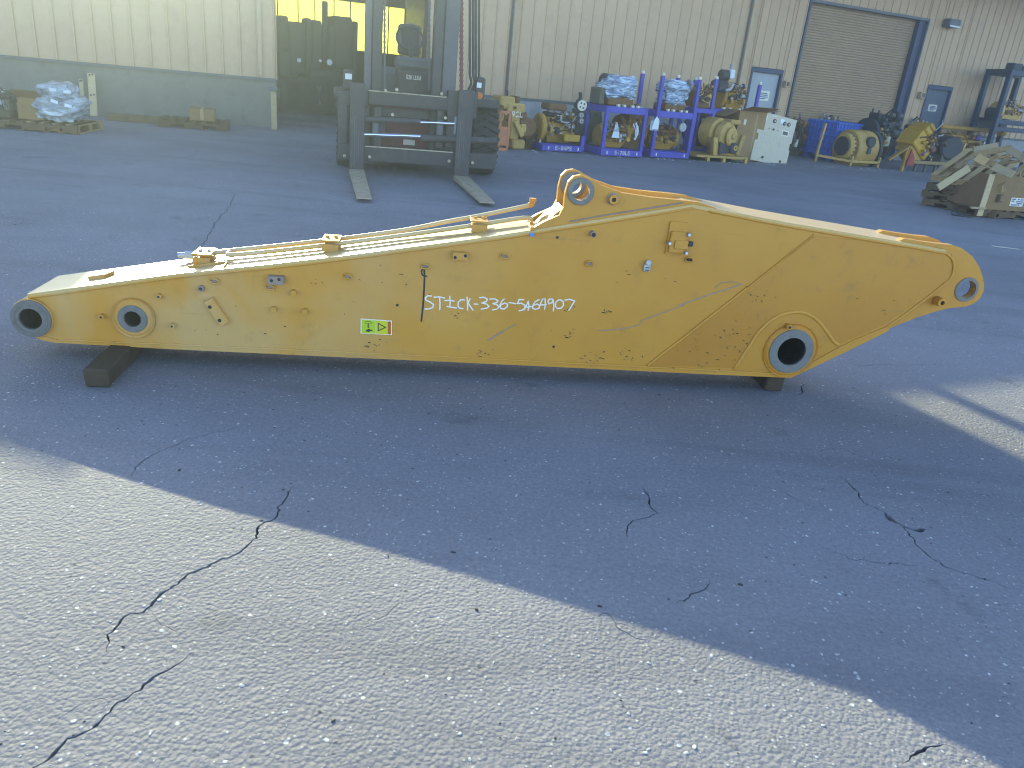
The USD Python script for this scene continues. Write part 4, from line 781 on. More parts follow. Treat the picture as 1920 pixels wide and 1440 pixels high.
obj('seat_trim', tube(spline([(s0[0] + 0.03, 1.89, s0[2] + 0.1), (s0[0] + 0.03, 1.89, s0[3] - 0.05), (s0[0] + 0.12, 1.89, s0[3] - 0.005), (s0[1] - 0.12, 1.89, s0[3] - 0.005), (s0[1] - 0.03, 1.89, s0[3] - 0.06), (s0[1] - 0.03, 1.89, s0[2] + 0.1)], 5), 0.014, 8), FORK_G, fk, smooth=True)
x, z = FF.at(768, 72, 1.5); sw = trimesh.creation.torus(0.19, 0.018, 24, 8); sw.apply_transform(rot(55, [1, 0, 0])); sw.apply_translation([x, 1.45, z]); st_ = obj('steering_wheel', sw, ENG_K, fk, smooth=True); obj('steering_column', cyl((x, 1.45, z), (x, 1.1, z - 0.35), 0.03, 10), ENG_K, st_)
fb('chassis', (700, 190, 832, 300), 0.62, 2.6, FORK_R, 0.04); fb('axle', (660, 262, 900, 292), 0.7, 1.0, FORK_K)
a_ = FF.rect(690, 60, 830, 262, 2.7); obj('counterweight', cbox(a_[0], a_[1], 2.62, 3.3, 0.3, 1.35, 0.1), FORK_K, fk)
for px in (700, 822):
    p = FF.at(px, 120, 0.8)[0]; obj('guard_post', beam((p, 0.75, 1.3), (p, 1.0, 2.35), 0.06, 0.08), FORK_K, fk); obj('guard_post', beam((p, 2.6, 1.2), (p, 2.4, 2.35), 0.06, 0.08), FORK_K, fk)
g0, g1 = FF.at(698, 60, 1.0)[0], FF.at(828, 60, 1.0)[0]; obj('overhead_guard', [cbox(g0, g1, 0.95, 1.05, 2.36, 2.42, 0.01), cbox(g0, g1, 2.35, 2.45, 2.36, 2.42, 0.01)] + [cbox(g0 + (g1 - g0) * k / 6 - 0.02, g0 + (g1 - g0) * k / 6 + 0.02, 1.051, 2.349, 2.37, 2.41) for k in range(7)], FORK_K, fk)
def tyre(xl, xr, ytop, d0, n=26):
    x0, x1 = FF.at(xl, 300, d0)[0], FF.at(xr, 300, d0)[0]; R = FF.at((xl + xr) / 2, ytop, d0)[1] / 2 + 0.02; yc = d0 + R
    w = obj('wheel', ring((x0, yc, R), (1, 0, 0), R - 0.03, R * 0.55, x1 - x0, 48, 0.04), TYRE, fk, smooth=30)
    obj('rim', cyl((x0 + 0.05, yc, R), (x1 - 0.05, yc, R), R * 0.54, 24), FORK_R, w)
    lugs = []
    for k in range(n):
        for s_ in (0, 1):
            xa, xb = (x0, (x0 + x1) / 2 + 0.03) if s_ == 0 else ((x0 + x1) / 2 - 0.03, x1)
            lug = beam((xa, 0, R - 0.03), (xb, (0.10 if s_ == 0 else -0.10), R - 0.03), 0.07, 0.06, 0.008); lug.apply_transform(rot(360 / n * (k + 0.5 * s_), [1, 0, 0])); lug.apply_translation([0, yc, R]); lugs.append(lug)
    obj('tread', lugs, TYRE, w, kind='stuff')
for px, y0_, y1_ in ((668, 205, 320), (866, 215, 325)):                 # scraped bright lines down the fork shanks
    for k in range(5):
        xx = FF.at(px + (k - 2) * 4, 250, -0.035)[0]; za_ = FF.at(px, y1_ - 9 * k, -0.035)[1]; zb2 = FF.at(px, y0_ + 13 * k, -0.035)[1]
        obj('scrape', cbox(xx, xx + 0.006 + 0.003 * (k % 2), -0.0368, -0.0354, za_, zb2), FORK_G, fk)
fb('top_edge_wear', (690.5, 175, 838, 177), 0.055, 0.0595, FORK_W, 0.001); fb('beam_edge_wear', (684, 279, 850, 281), 0.038, 0.0445, FORK_W, 0.001)
for px, py in ((704, 240), (825, 240)): fb('roller_bracket', (px - 6, py - 14, px + 6, py + 14), 0.03, 0.079, FORK_G)
fb('capacity_plate', (756, 262, 778, 272), 0.6, 0.615, SIGN_W, 0.001)
for px in (712, 817):
    a_ = FF.at(px, 300, 0.5); b_ = FF.at(px + (6 if px < 760 else -6), 190, 0.9); obj('tilt_cylinder', cyl((a_[0], 0.45, 0.45), (b_[0], 1.0, 0.95), 0.05, 14), FORK_G, fk, smooth=30)
tyre(884, 933, 200, 0.55); tyre(634, 668, 190, 0.55)
fb('fender', (893, 187, 938, 204), 0.45, 1.7, FORK_K, 0.02); fb('fender', (628, 170, 668, 186), 0.45, 1.7, FORK_K, 0.02)
lh = fb('lamp_housing', (893, 145, 910, 185), 0.20, 0.30, FORK_K, 0.03)
fb('headlight', (894, 155, 903, 165), 0.185, 0.199, LENS, 0.02, lh); x, z = FF.at(899, 179.5, 0.185); obj('indicator', cyl((x, 0.199, z), (x, 0.17, z), 0.045, 16), ORANGE_L, lh, smooth=30)
lh2 = fb('lamp_housing', (643, 130, 663, 170), 0.50, 0.62, FORK_K, 0.03); fb('headlight', (647, 138, 660, 149), 0.485, 0.499, LENS, 0.02, lh2)
#PART4
# ------------------------------------------------------------------ stored engines and gear
def WF(px, py, deg=26.57): return Frame(gnd(px, py), deg)
def engine(t, x0, x1, y0, y1, z0, z1, seed, body=ENG_Y, dark=ENG_K, metal=ENG_M, busy=1.0, fly='left', pan=True):
    """A bare diesel engine: block, pan, head, covers, flywheel housing, pulleys, pipes and ancillaries, each a part of t."""
    r = np.random.default_rng(seed); W, D, H = x1 - x0, y1 - y0, z1 - z0
    X = lambda f: x0 + W * f
    Y = lambda f: y0 + D * f
    Z = lambda f: z0 + H * f
    if pan: obj('oil_pan', trimesh.convex.convex_hull(np.array([(X(a), Y(b), Z(c)) for a, b, c in [(0.22, 0.3, 0), (0.78, 0.3, 0), (0.22, 0.75, 0), (0.78, 0.75, 0), (0.15, 0.2, 0.24), (0.86, 0.2, 0.24), (0.15, 0.85, 0.24), (0.86, 0.85, 0.24)]])), body, t)
    b = obj('engine_block', cbox(X(0.14), X(0.86), Y(0.16), Y(0.86), Z(0.22 if pan else 0.02), Z(0.60), 0.02), body, t)
    obj('block_rib', [cbox(X(0.16 + 0.11 * k), X(0.19 + 0.11 * k), Y(0.13), Y(0.159), Z(0.26), Z(0.56), 0.006) for k in range(6)], body, b)
    obj('cylinder_head', cbox(X(0.17), X(0.83), Y(0.24), Y(0.80), Z(0.603), Z(0.74), 0.015), r.choice([body, metal]) if False else body, t)
    n = int(r.integers(3, 7)); 
    for k in range(n): obj('valve_cover', cbox(X(0.19 + 0.62 * k / n), X(0.19 + 0.62 * (k + 0.86) / n), Y(0.30), Y(0.74), Z(0.743), Z(0.84 + 0.04 * r.random()), 0.02), [dark, body, metal][int(r.integers(0, 3))], t)
    fx = (X(0.0), X(0.13)) if fly == 'left' else (X(0.87), X(1.0)); R = 0.40 * H
    obj('flywheel_housing', cyl((fx[0], Y(0.5), Z(0.42)), (fx[1], Y(0.5), Z(0.42)), min(R, 0.55 * D), 28, ch=0.02), body, t, smooth=30)
    px_ = (X(0.87), X(0.97)) if fly == 'left' else (X(0.03), X(0.13))
    for fy, fz, fr in ((0.45, 0.34, 0.17), (0.32, 0.62, 0.10), (0.66, 0.66, 0.09)):
        obj('pulley', ring((px_[0], Y(fy), Z(fz)), (1, 0, 0), fr * H, fr * H * 0.35, px_[1] - px_[0], 24, 0.01), dark, t, smooth=30)
    obj('exhaust_manifold', [cyl((X(0.18), Y(0.12), Z(0.68)), (X(0.82), Y(0.12), Z(0.68)), 0.05 * H, 12)] + [cyl((X(0.22 + 0.14 * k), Y(0.12), Z(0.68)), (X(0.22 + 0.14 * k), Y(0.26), Z(0.68)), 0.035 * H, 10) for k in range(5)], r.choice([0, 1]) and ENG_R or dark, t, smooth=30)
    tc = (X(r.uniform(0.3, 0.7)), Y(0.10), Z(0.84))
    tb = obj('turbocharger', ring((tc[0] - 0.05 * H, tc[1], tc[2]), (1, 0, 0), 0.11 * H, 0.04 * H, 0.10 * H, 24, 0.03 * H), [dark, ENG_R][int(r.integers(0, 2))], t, smooth=30)
    obj('turbo_outlet', cyl((tc[0] - 0.14 * H, tc[1], tc[2] + 0.02 * H), (tc[0] + 0.16 * H, tc[1], tc[2] + 0.02 * H), 0.045 * H, 14), metal, tb, smooth=30)
    for k in range(2):
        xx, zz = X(r.uniform(0.2, 0.8)), Z(r.uniform(0.2, 0.34)); obj('oil_filter', cyl((xx, Y(0.07), zz), (xx, Y(0.07), zz + 0.2 * H), 0.055 * H, 16, ch=0.012), [dark, body, SIGN_W][int(r.integers(0, 3))], t, smooth=30)
    obj('starter_motor', cyl((X(0.14), Y(0.10), Z(0.40)), (X(0.42), Y(0.10), Z(0.40)), 0.065 * H, 16, ch=0.012), dark, t, smooth=30)
    obj('alternator', cyl((X(0.62), Y(0.09), Z(0.50)), (X(0.80), Y(0.09), Z(0.50)), 0.075 * H, 18, ch=0.015), metal, t, smooth=30)
    for k in range(int(9 * busy)):
        p = np.array([X(r.uniform(0.15, 0.85)), Y(r.uniform(0.02, 0.14)), Z(r.uniform(0.3, 0.9))]); q = np.array([X(r.uniform(0.15, 0.85)), Y(r.uniform(0.04, 0.2)), Z(r.uniform(0.25, 0.8))])
        mid = (p + q) / 2 + np.array([0, -0.05 * D, r.normal(0, 0.1) * H]); obj('hose', tube(spline([p, mid, q], 7), H * r.uniform(0.010, 0.026), 7), [dark, dark, metal, body][int(r.integers(0, 4))], t, smooth=True)
    for k in range(int(12 * busy)):
        w, h = W * r.uniform(0.03, 0.10), H * r.uniform(0.03, 0.09); xx, zz = X(r.uniform(0.14, 0.82)), Z(r.uniform(0.24, 0.82)); obj('bracket', cbox(xx, xx + w, Y(r.uniform(0.03, 0.10)), Y(0.158), zz, zz + h, 0.006), [dark, body, metal, ENG_R][int(r.integers(0, 4))], t)
    for k in range(int(5 * busy)):
        xx, zz = X(r.uniform(0.2, 0.8)), Z(r.uniform(0.80, 0.88)); obj('fitting', cyl((xx, Y(r.uniform(0.2, 0.7)), zz), (xx + r.normal(0, 0.02), Y(r.uniform(0.2, 0.7)), Z(r.uniform(0.92, 1.0))), 0.018 * H, 8), [dark, metal, body][int(r.integers(0, 3))], t)
def wrapped(t, x0, x1, y0, y1, z0, z1, seed, mat=WRAP, name='wrapped_load', bulge=1.0):
    m = cbox(x0, x1, y0, y1, z0, z1, min(x1 - x0, y1 - y0, z1 - z0) * 0.22)
    for _ in range(4): m = m.subdivide()
    m = trimesh.Trimesh(m.vertices, m.faces, process=True); v, n = m.vertices.copy(), m.vertex_normals
    f = meshkit.fbm(v * np.array([3.5, 3.5, 5.0]) + seed * 7.3, 4, seed); g = np.abs(meshkit.fbm(v * np.array([6.0, 6.0, 11.0]) + seed, 3, seed + 5) - 0.5)
    m.vertices = v + n * ((f - 0.5) * 0.22 * bulge - g * 0.20)[:, None]
    return obj(name, m, mat, t, smooth=50)
# -- left side: wrapped load on a pallet, boards, scrap
def make_pallet(name, label, L, D, H, mat, frame=None, group=None, loc=None, deg=0, seed=1):
    t = thing(name, label, 'pallet', frame, group, loc, deg); r = np.random.default_rng(seed)
    nb = 7; w = 0.095
    for k in range(nb):
        x = (L - w) * k / (nb - 1); obj('deck_board', cbox(x, x + w, r.uniform(-0.008, 0.008), D + r.uniform(-0.008, 0.008), H - 0.02, H, 0.002), mat, t)
    for k in range(3):
        y = (D - 0.045) * k / 2
        obj('stringer', poly_xz(sg.Polygon([(0, 0.021), (L, 0.021), (L, H - 0.021), (0, H - 0.021)]).difference(sg.box(L * 0.18, 0.02, L * 0.36, 0.062).buffer(0.008)).difference(sg.box(L * 0.64, 0.02, L * 0.82, 0.062).buffer(0.008)), y, y + 0.045), mat, t)
    for k in range(4):
        x = (L - w) * k / 3; obj('bottom_board', cbox(x, x + w, 0, D, 0.001, 0.02, 0.002), mat, t)
    return t
PL = Frame(gnd(50, 244), 8.0); pw = PL.at(176, 247)[0] * 0.78
pal = make_pallet('pallet', 'pale wooden pallet under the plastic wrapped bundle by the left building', pw, 0.95, 0.13, PALLET, PL)
wl = thing('wrapped_bundle', 'clear plastic wrapped bundle tied at the waist on a pale pallet, left building', 'wrapped load', PL)
x0, x1, z0, z1 = PL.rect(60, 190, 146, 236, 0.2); wrapped(wl, x0, x1, 0.15, 0.8, 0.135, z1 + 0.05, 3, WRAP_L, 'lower_wrap')
x0, x1, z0, z1 = PL.rect(62, 158, 132, 198, 0.2); wrapped(wl, x0, x1, 0.18, 0.75, z0 - 0.02, z1, 5, WRAP_L, 'upper_wrap')
for px, py in ((101, 168), (128, 172), (130, 198), (104, 190)):
    x, z = PL.at(px, py, 0.1); tg = cbox(-0.05, 0.05, -0.004, 0.004, -0.022, 0.022); tg.apply_transform(rot(-12 + px % 7 * 5, [0, 1, 0])); tg.apply_translation([x, 0.06, z]); obj('loose_flap', tg, PLASTIC_W, wl)
def lean_board(r_, lbl, nail):
    x0, x1, z0, z1 = LF.rect(*r_, -0.25); fr = Frame(LF.world((x0 + x1) / 2, -0.33)[:2], LF.deg)
    t = thing('leaning_board', lbl, 'board', fr); w = (x1 - x0) / 2; tl = lambda m: moved(m, rot(-9, [1, 0, 0]))
    obj('board', tl(cbox(-w, w, -0.012, 0.012, 0.012, z1, 0.003)), PALE_WOOD, t)
    for fz in nail: obj('nail_hole', tl(cyl((-w * 0.4, -0.0135, z1 * fz), (-w * 0.4, -0.0115, z1 * fz), 0.016, 8)), INK, t); obj('nail_hole', tl(cyl((w * 0.4, -0.0135, z1 * fz + 0.01), (w * 0.4, -0.0115, z1 * fz + 0.01), 0.016, 8)), INK, t)
lean_board((151, 148, 159, 217), 'narrow pale board leaning on the left wall beside the plastic bundle', (0.06, 0.35, 0.95))
lean_board((167, 137, 181, 218), 'wider taller pale board leaning on the left wall', (0.5, 0.96))
x0, x1, z0, z1 = LF.rect(508, 171, 519, 240, -0.4); pf_ = Frame(LF.world((x0 + x1) / 2, -0.4)[:2], LF.deg)
gp = thing('guard_post', 'pale post with a dark cap at the corner of the left building', 'post', pf_); w = (x1 - x0) / 2
obj('post', cbox(-w, w, -w, w, 0, z1, 0.01), PALE_WOOD, gp); obj('post_cap', cbox(-w * 1.35, w * 1.35, -w * 1.35, w * 1.35, z1 + 0.001, z1 + 0.07, 0.01), WALL_DARK, gp)
PB = Frame(gnd(296, 238), 18.0); make_pallet('pallet', 'grey weathered pallet lying flat against the left wall', 1.15, 0.9, 0.13, PALLET_D, PB, seed=3)
tb_ = thing('lumber', 'long low timber lying on the ground along the left wall', 'timber', Frame(gnd(200, 226), 18.0)); obj('beam', cbox(0, 1.25, 0, 0.14, 0.001, 0.12, 0.008), PALLET_D, tb_); obj('beam_end', cbox(1.251, 1.262, 0.01, 0.13, 0.008, 0.112, 0.004), PALE_WOOD, tb_)
bxp = thing('small_carton', 'closed brown carton on the pallet against the left wall', 'carton', Frame(PB.world(0.5, 0.25)[:2], 18.0)); obj('carton_body', cbox(0, 0.42, 0, 0.4, 0.131, 0.33, 0.004), CARD, bxp); obj('tape', cbox(0.18, 0.24, -0.002, 0.402, 0.15, 0.3315), TAPE, bxp)
SC = Frame(gnd(-20, 240), 10.0)
make_pallet('pallet', 'dark pallet cut by the left edge of the picture under scrap parts', 1.2, 0.9, 0.13, PALLET_D, SC, seed=4)
ca = thing('brown_carton', 'brown cardboard carton left of the plastic wrapped bundle', 'carton', Frame(SC.world(SC.at(33, 210, 0.35)[0], 0.35)[:2], 10.0))
zt = SC.at(48, 183, 0.35)[1]; obj('carton_body', cbox(0, 0.36, 0, 0.5, 0.131, zt, 0.004), CARD, ca); obj('carton_flap', moved(cbox(0, 0.36, -0.2, 0, zt, zt + 0.004), rot(-35, [1, 0, 0], (0, 0, zt))), CARD_D, ca)
sp_ = thing('scrap_engine', 'dark engine parts on the dark pallet at the left edge', 'engine parts', SC); engine(sp_, -0.35, 0.30, 0.12, 0.8, 0.131, SC.at(15, 165)[1], 41, ENG_G, ENG_K, ENG_M, 0.8)

# -- orange frame and yellow castings
OF = WF(946, 283); t = thing('orange_stand', 'tall orange steel cabinet stand with an open top half beside the forklift wheel', 'stand', OF)
x0, x1, z0, z1 = OF.rect(934, 208, 956, 282); zm = OF.at(945, 243)[1]; p = 0.05
for a, b in ((x0, x0 + p), (x1 - p, x1)):
    for y in (0, 0.4): obj('post', cbox(a, b, y, y + p, 0.06, z1, 0.006), ORANGE, t)
obj('panel', cbox(x0 + p, x1 - p, 0.006, 0.03, 0.1, zm, 0.003), ORANGE, t); obj('rail', cbox(x0 + p + 0.001, x1 - p - 0.001, 0.0, p, zm + 0.001, zm + p, 0.006), ORANGE, t); obj('rail', cbox(x0 + p + 0.001, x1 - p - 0.001, 0.0, p, z1 - p, z1, 0.006), ORANGE, t)
obj('foot', cbox(x0 - 0.02, x1 - 0.03, -0.03, 0.45, 0.001, 0.059, 0.006), ORANGE, t); obj('side_panel', cbox(x0 + 0.01, x0 + 0.03, p + 0.002, 0.398, 0.1, z1 - 0.01), ORANGE, t)
x, z = OF.at(943, 221, 0.1); obj('hanging_hook', tube(spline([(x, 0.1, z1 - p), (x, 0.1, z), (x - 0.02, 0.1, z - 0.05)], 5), 0.018, 8), ENG_TAN, t)
CF_ = WF(972, 281); t = thing('casting_stack', 'tall stack of tan yellow engine castings against the concrete wall base', 'engine castings', CF_)
for nm, r_, d0, d1, mt in (('top_casting', (939, 181, 967, 205), 0.12, 0.6, ENG_TAN), ('top_lug', (968, 181, 976, 193), 0.15, 0.5, ENG_R), ('shoulder_casting', (952, 194, 986, 212), 0.08, 0.62, ENG_TAN), ('core_casting', (957, 209, 975, 262), 0.05, 0.6, ENG_TAN), ('side_block', (975.5, 210, 989, 233), 0.1, 0.5, ENG_R), ('base_casting', (961, 262, 985, 280), 0.02, 0.6, ENG_TAN), ('front_block', (976, 233, 988, 250), 0.0, 0.4, ENG_TAN)):
    obj(nm, bx(CF_, r_, d0, d1, 0.03), mt, t)
x, z = CF_.at(985, 238, 0.2); obj('round_cover', cyl((x, 0.05, z), (x, 0.35, z), 0.19, 20, ch=0.03), ENG_R, t, smooth=30)
x, z = CF_.at(972, 240, 0.0); obj('lever', moved(cbox(-0.05, 0.05, -0.05, 0.0, -0.18, 0.16, 0.02), rot(-32, [0, 1, 0]), [x, 0.0, z]), ENG_TAN, t)
x, z = CF_.at(951, 178, 0.3); obj('eye_bolt', cyl((x, 0.3, z - 0.02), (x, 0.3, z + 0.09), 0.02, 8), ENG_K, t)
tx = meshkit.text_mesh('92L', 0.10, 0.004, bold=True); x, z = CF_.at(958, 218.5, 0.05); tx.vertices = np.stack([tx.vertices[:, 0] + x, 0.046 - tx.vertices[:, 2], tx.vertices[:, 1] + z], 1); obj('chalk_number', tx, SIGN_W, t)
for k in range(7):
    x, z = CF_.at(942 + 6 * k, 200 + (k * 13) % 50, 0.05); obj('boss', cyl((x, 0.12, z), (x, 0.03, z), 0.03, 10), ENG_TAN if k % 2 else ENG_R, t)
# low scrap between the castings and the first blue cradle
LS = WF(996, 281); t = thing('scrap_heap', 'low dark heap of parts between the tan castings and the first blue cradle', 'engine parts', LS); engine(t, -0.15, 0.5, 0.15, 0.7, 0.0, 0.42, 77, ENG_R, ENG_K, ENG_R, 0.6)

def blue_frame(fr, x0, x1, dep, post_tops, shelf=None, label='', skid=0.0, cat='steel frame', stencil=None):
    """Blue stillage: skids, four posts (front left/right, rear left/right heights), optional shelf."""
    t = thing('blue_frame', label, cat, fr); w = 0.075
    zc = 0.14
    obj('front_rail', cbox(x0, x1, 0.0, w, 0.02, zc, 0.006), RACK_BLUE, t); obj('rear_rail', cbox(x0, x1, dep - w, dep, 0.02, zc, 0.006), RACK_BLUE, t)
    for xx in (x0, x1 - w): obj('side_rail', cbox(xx, xx + w, w + 0.001, dep - w - 0.001, 0.02, zc, 0.006), RACK_BLUE, t)
    obj('cross_rail', cbox(x0 + w + 0.001, x1 - w - 0.001, dep * 0.4, dep * 0.4 + 0.1, 0.05, zc, 0.006), RACK_BLUE, t)
    for (xx, yy), h in zip(((x0, 0), (x1 - w, 0), (x0, dep - w), (x1 - w, dep - w)), post_tops):
        if h > 0.3:
            p = obj('post', cbox(xx, xx + w, yy, yy + w, zc + 0.001, h, 0.006), RACK_BLUE, t)
            if h > 1.5: obj('post_cap', cbox(xx + 0.004, xx + w - 0.004, yy + 0.004, yy + w - 0.004, h + 0.001, h + 0.06, 0.012), SIGN_W, p)
    if shelf:
        for yy in (0.002, dep - w + 0.002): obj('shelf_beam', cbox(x0 + w + 0.001, x1 - w - 0.001, yy, yy + w - 0.004, shelf - 0.13, shelf, 0.006), RACK_BLUE, t)
        for xx in (x0 + 0.002, x1 - w + 0.002): obj('shelf_side', cbox(xx, xx + w - 0.004, w + 0.001, dep - w - 0.001, shelf - 0.13, shelf, 0.006), RACK_BLUE, t)
        obj('shelf_bar', cbox(x0 + w, x1 - w, dep * 0.35, dep * 0.35 + 0.12, shelf - 0.12, shelf - 0.001, 0.006), RACK_BLUE, t)
        for f in (0.28, 0.42, 0.62, 0.75): obj('shelf_clamp', cbox(x0 + (x1 - x0) * f - 0.03, x0 + (x1 - x0) * f + 0.03, 0.0, 0.07, shelf + 0.001, shelf + 0.045, 0.004), SIGN_W, t)
    if stencil:
        tx = meshkit.text_mesh(stencil, 0.075, 0.003, bold=True); tx.vertices = np.stack([tx.vertices[:, 0] + (x0 + x1) / 2 - tx.bounds[1][0] / 2, -0.001 - tx.vertices[:, 2], tx.vertices[:, 1] + 0.05], 1); obj('stencil', tx, SIGN_W, t)
    for xx in (x0 + 0.13, x1 - 0.15): obj('rail_mark', cbox(xx, xx + 0.03, -0.003, -0.0005, 0.05, 0.11), SIGN_W, t)
    return t
# cradle 1 with the black-topped engine
C1 = WF(1016, 284); xr = C1.at(1094, 286)[0]
blue_frame(C1, 0, xr, 0.8, (0.28, 0.35, 0.28, 0.28), None, 'low blue cradle with short uprights under the engine with the white pulley', stencil='E-84PS')
t = thing('engine', 'dark topped yellow engine with a white four-hole pulley on a low blue cradle', 'engine', C1)
zt = C1.at(1050, 204, 0.2)[1]; engine(t, 0.06, xr - 0.03, 0.1, 0.8, 0.17, zt, 12, ENG_Y, ENG_K, ENG_M, 1.6)
x, z = C1.at(1042, 200, 0.3); obj('top_cover', crumple(cbox(x - 0.2, x + 0.22, 0.2, 0.6, z - 0.07, z + 0.06, 0.04).subdivide().subdivide(), 0.03, 6, 2), ENG_R, t, smooth=40)
x, z = C1.at(1092, 198, 0.0); R = 0.105; pm_ = sg.Point(x, z).buffer(R)
for q in range(4): pm_ = pm_.difference(sg.Point(x + 0.055 * math.cos(0.6 + q * math.pi / 2), z + 0.055 * math.sin(0.6 + q * math.pi / 2)).buffer(0.02))
obj('white_pulley', poly_xz(pm_, 0.0, 0.03), SIGN_W, t); obj('pulley_back', cyl((x, 0.031, z), (x, 0.09, z), R * 1.05, 28), ENG_K, t, smooth=30)
for py in (216, 227): x, z = C1.at(1090, py, 0.02); obj('idler_pulley', ring((x, 0.0, z), (0, 1, 0), 0.05, 0.018, 0.05, 20), ENG_M, t, smooth=30)
pts = [C1.at(*q, 0.2) for q in ((1078, 202), (1082, 192), (1088, 184), (1088, 173))]; obj('air_pipe', tube(spline([(a, 0.2, b) for a, b in pts], 6), 0.035, 10), ENG_K, t, smooth=True)
obj('gold_cover', bx(C1, (1058, 253, 1088, 266), 0.02, 0.11, 0.015), ENG_YB, t)
pts = [C1.at(*q, 0.0) for q in ((1053, 216), (1054, 228), (1068, 230))]; obj('silver_pipe', tube(spline([(a, 0.03, b) for a, b in pts], 6), 0.018, 8), ENG_M, t, smooth=True)
# olive crate behind
GB = WF(1097, 281); t = thing('olive_crate', 'tall olive brown steel container behind the white pulley engine', 'container', Frame(GB.world(0, 0.35)[:2], 26.57))
zt = GB.at(1108, 207, 0.35)[1]; obj('lower_box', cbox(0, 0.55, 0, 0.5, 0.14, 0.72, 0.01), ENG_G, t); obj('upper_box', cbox(0.01, 0.54, 0.01, 0.49, 0.722, zt, 0.02), ENG_TAN if False else ENG_G, t); obj('skid', cbox(-0.02, 0.5, 0.0, 0.1, 0.001, 0.1), PALLET_D, t); obj('skid', cbox(-0.02, 0.5, 0.38, 0.48, 0.001, 0.1), PALLET_D, t)
for k in range(3): obj('lid_clip', cbox(0.06 + 0.17 * k, 0.12 + 0.17 * k, -0.02, -0.001, 0.66, 0.76), WALL_DARK, t)
# frame 2: wrapped engine above, rusty engine below
C2 = WF(1126, 293); xr = C2.at(1203, 296)[0]; sh = C2.at(1160, 200)[1]
blue_frame(C2, 0, xr, 0.85, (sh, sh, sh + 0.02, sh + 0.02), sh, 'tall blue frame with a plastic wrapped engine above a brown engine', stencil='5-78L5')
t = thing('engine', 'brown yellow engine in the lower half of the left tall blue frame', 'engine', C2); engine(t, 0.12, xr - 0.2, 0.15, 0.78, 0.16, sh - 0.30, 21, ENG_Y, ENG_R, ENG_M, 1.3)
x, z = C2.at(1180, 262, 0.02); obj('round_cap', cyl((x, 0.05, z), (x, 0.1, z), 0.045, 16), ENG_YB, t)
t = thing('document_bag', 'white tag in a clear plastic bag hanging on the brown engine, left blue frame', 'tag', C2); x, z = C2.at(1155, 252, 0.05); obj('tag', poly_xz(sg.Polygon([(x - 0.10, z - 0.07), (x + 0.09, z - 0.07), (x + 0.07, z + 0.05), (x - 0.07, z + 0.05)]), 0.05, 0.056), PLASTIC_W, t); obj('bag_neck', trimesh.convex.convex_hull(np.array([(x - 0.07, 0.05, z + 0.051), (x + 0.07, 0.05, z + 0.051), (x - 0.02, 0.08, z + 0.24), (x + 0.02, 0.08, z + 0.24), (x, 0.11, z + 0.06)])), WRAP_L, t)
t = thing('plastic_scrap', 'torn pale plastic film dangling inside the left tall blue frame', 'plastic film', C2)
for k, (q0, q1) in enumerate((((1187, 232), (1190, 254)), ((1192, 230), (1191, 250)), ((1195, 236), (1189, 262)))):
    a = C2.at(*q0, 0.03); b = C2.at(*q1, 0.03); obj('strip', tube(spline([(a[0], 0.03, a[1]), ((a[0] + b[0]) / 2 + 0.02, 0.0, (a[1] + b[1]) / 2), (b[0], 0.02, b[1])], 5), 0.012 + 0.006 * k, 6), PLASTIC_W, t, smooth=True)
t = thing('wrapped_engine', 'blue grey plastic wrapped engine on top of the left tall blue frame', 'wrapped engine', C2)
x0, x1, z0, z1 = C2.rect(1130, 141, 1189, 191, 0.3); wrapped(t, x0 + 0.03, x1, 0.1, 0.75, z0 + 0.03, z1, 8, WRAP, 'wrap', 0.8); obj('engine_foot', cbox(x0 + 0.1, x1 - 0.05, 0.15, 0.7, sh + 0.002, z0 + 0.08, 0.03), ENG_R, t)
x, z = C2.at(1127, 150, 0.5); obj('air_filter', cyl((x - 0.02, 0.4, z), (x + 0.12, 0.45, z), 0.14, 20, ch=0.03), FORK_K, t, smooth=30); obj('side_housing', cbox(x0 - 0.06, x0 + 0.06, 0.25, 0.7, sh + 0.003, z0 + 0.25, 0.04), ENG_G, t)
# engines behind, between the two tall frames
t = thing('engine', 'rusty tan engine glimpsed between the two tall blue frames', 'engine', Frame(C2.world(xr + 0.02, 0.45)[:2], 26.57)); engine(t, -0.25, 0.5, 0.1, 0.6, 0.1, sh + 0.12, 33, ENG_R, ENG_Y, ENG_M, 1.0)
# frame 3
C3 = WF(1219, 296); xr = C3.at(1291, 299)[0]; sh = C3.at(1255, 209)[1]
hl, hr_ = C3.at(1240, 142)[1], C3.at(1307, 149)[1]; hl2 = C3.at(1222, 140, 0.85)[1]; hr2 = C3.at(1290, 148, 0.85)[1]
blue_frame(C3, 0, xr, 0.85, (hl, hr_, hl2, hr2), sh, 'taller blue frame with four high white-tipped posts, second from the left')
t = thing('engine', 'brown engine low in the blue frame with high white-tipped posts', 'engine', C3); engine(t, 0.1, xr - 0.15, 0.15, 0.78, 0.16, sh - 0.25, 22, ENG_Y, ENG_R, ENG_K, 1.1, fly='right')
x, z = C3.at(1281, 239, -0.02); obj('filter_disc', cyl((x, 0.06, z), (x, -0.02, z), 0.095, 24, ch=0.01), ENG_M, t, smooth=30)
t = thing('document_bag', 'white tag in plastic hanging on the left post of the high blue frame', 'tag', C3); x, z = C3.at(1230, 232, -0.02); obj('tag', poly_xz(sg.Polygon([(x - 0.09, z - 0.11), (x + 0.08, z - 0.11), (x + 0.07, z + 0.08), (x, z + 0.15), (x - 0.05, z + 0.08)]), -0.02, -0.012), PLASTIC_W, t); obj('bag', cbox(x - 0.13, x + 0.09, -0.01, -0.002, z - 0.14, z + 0.06, 0.002), WRAP_L, t)
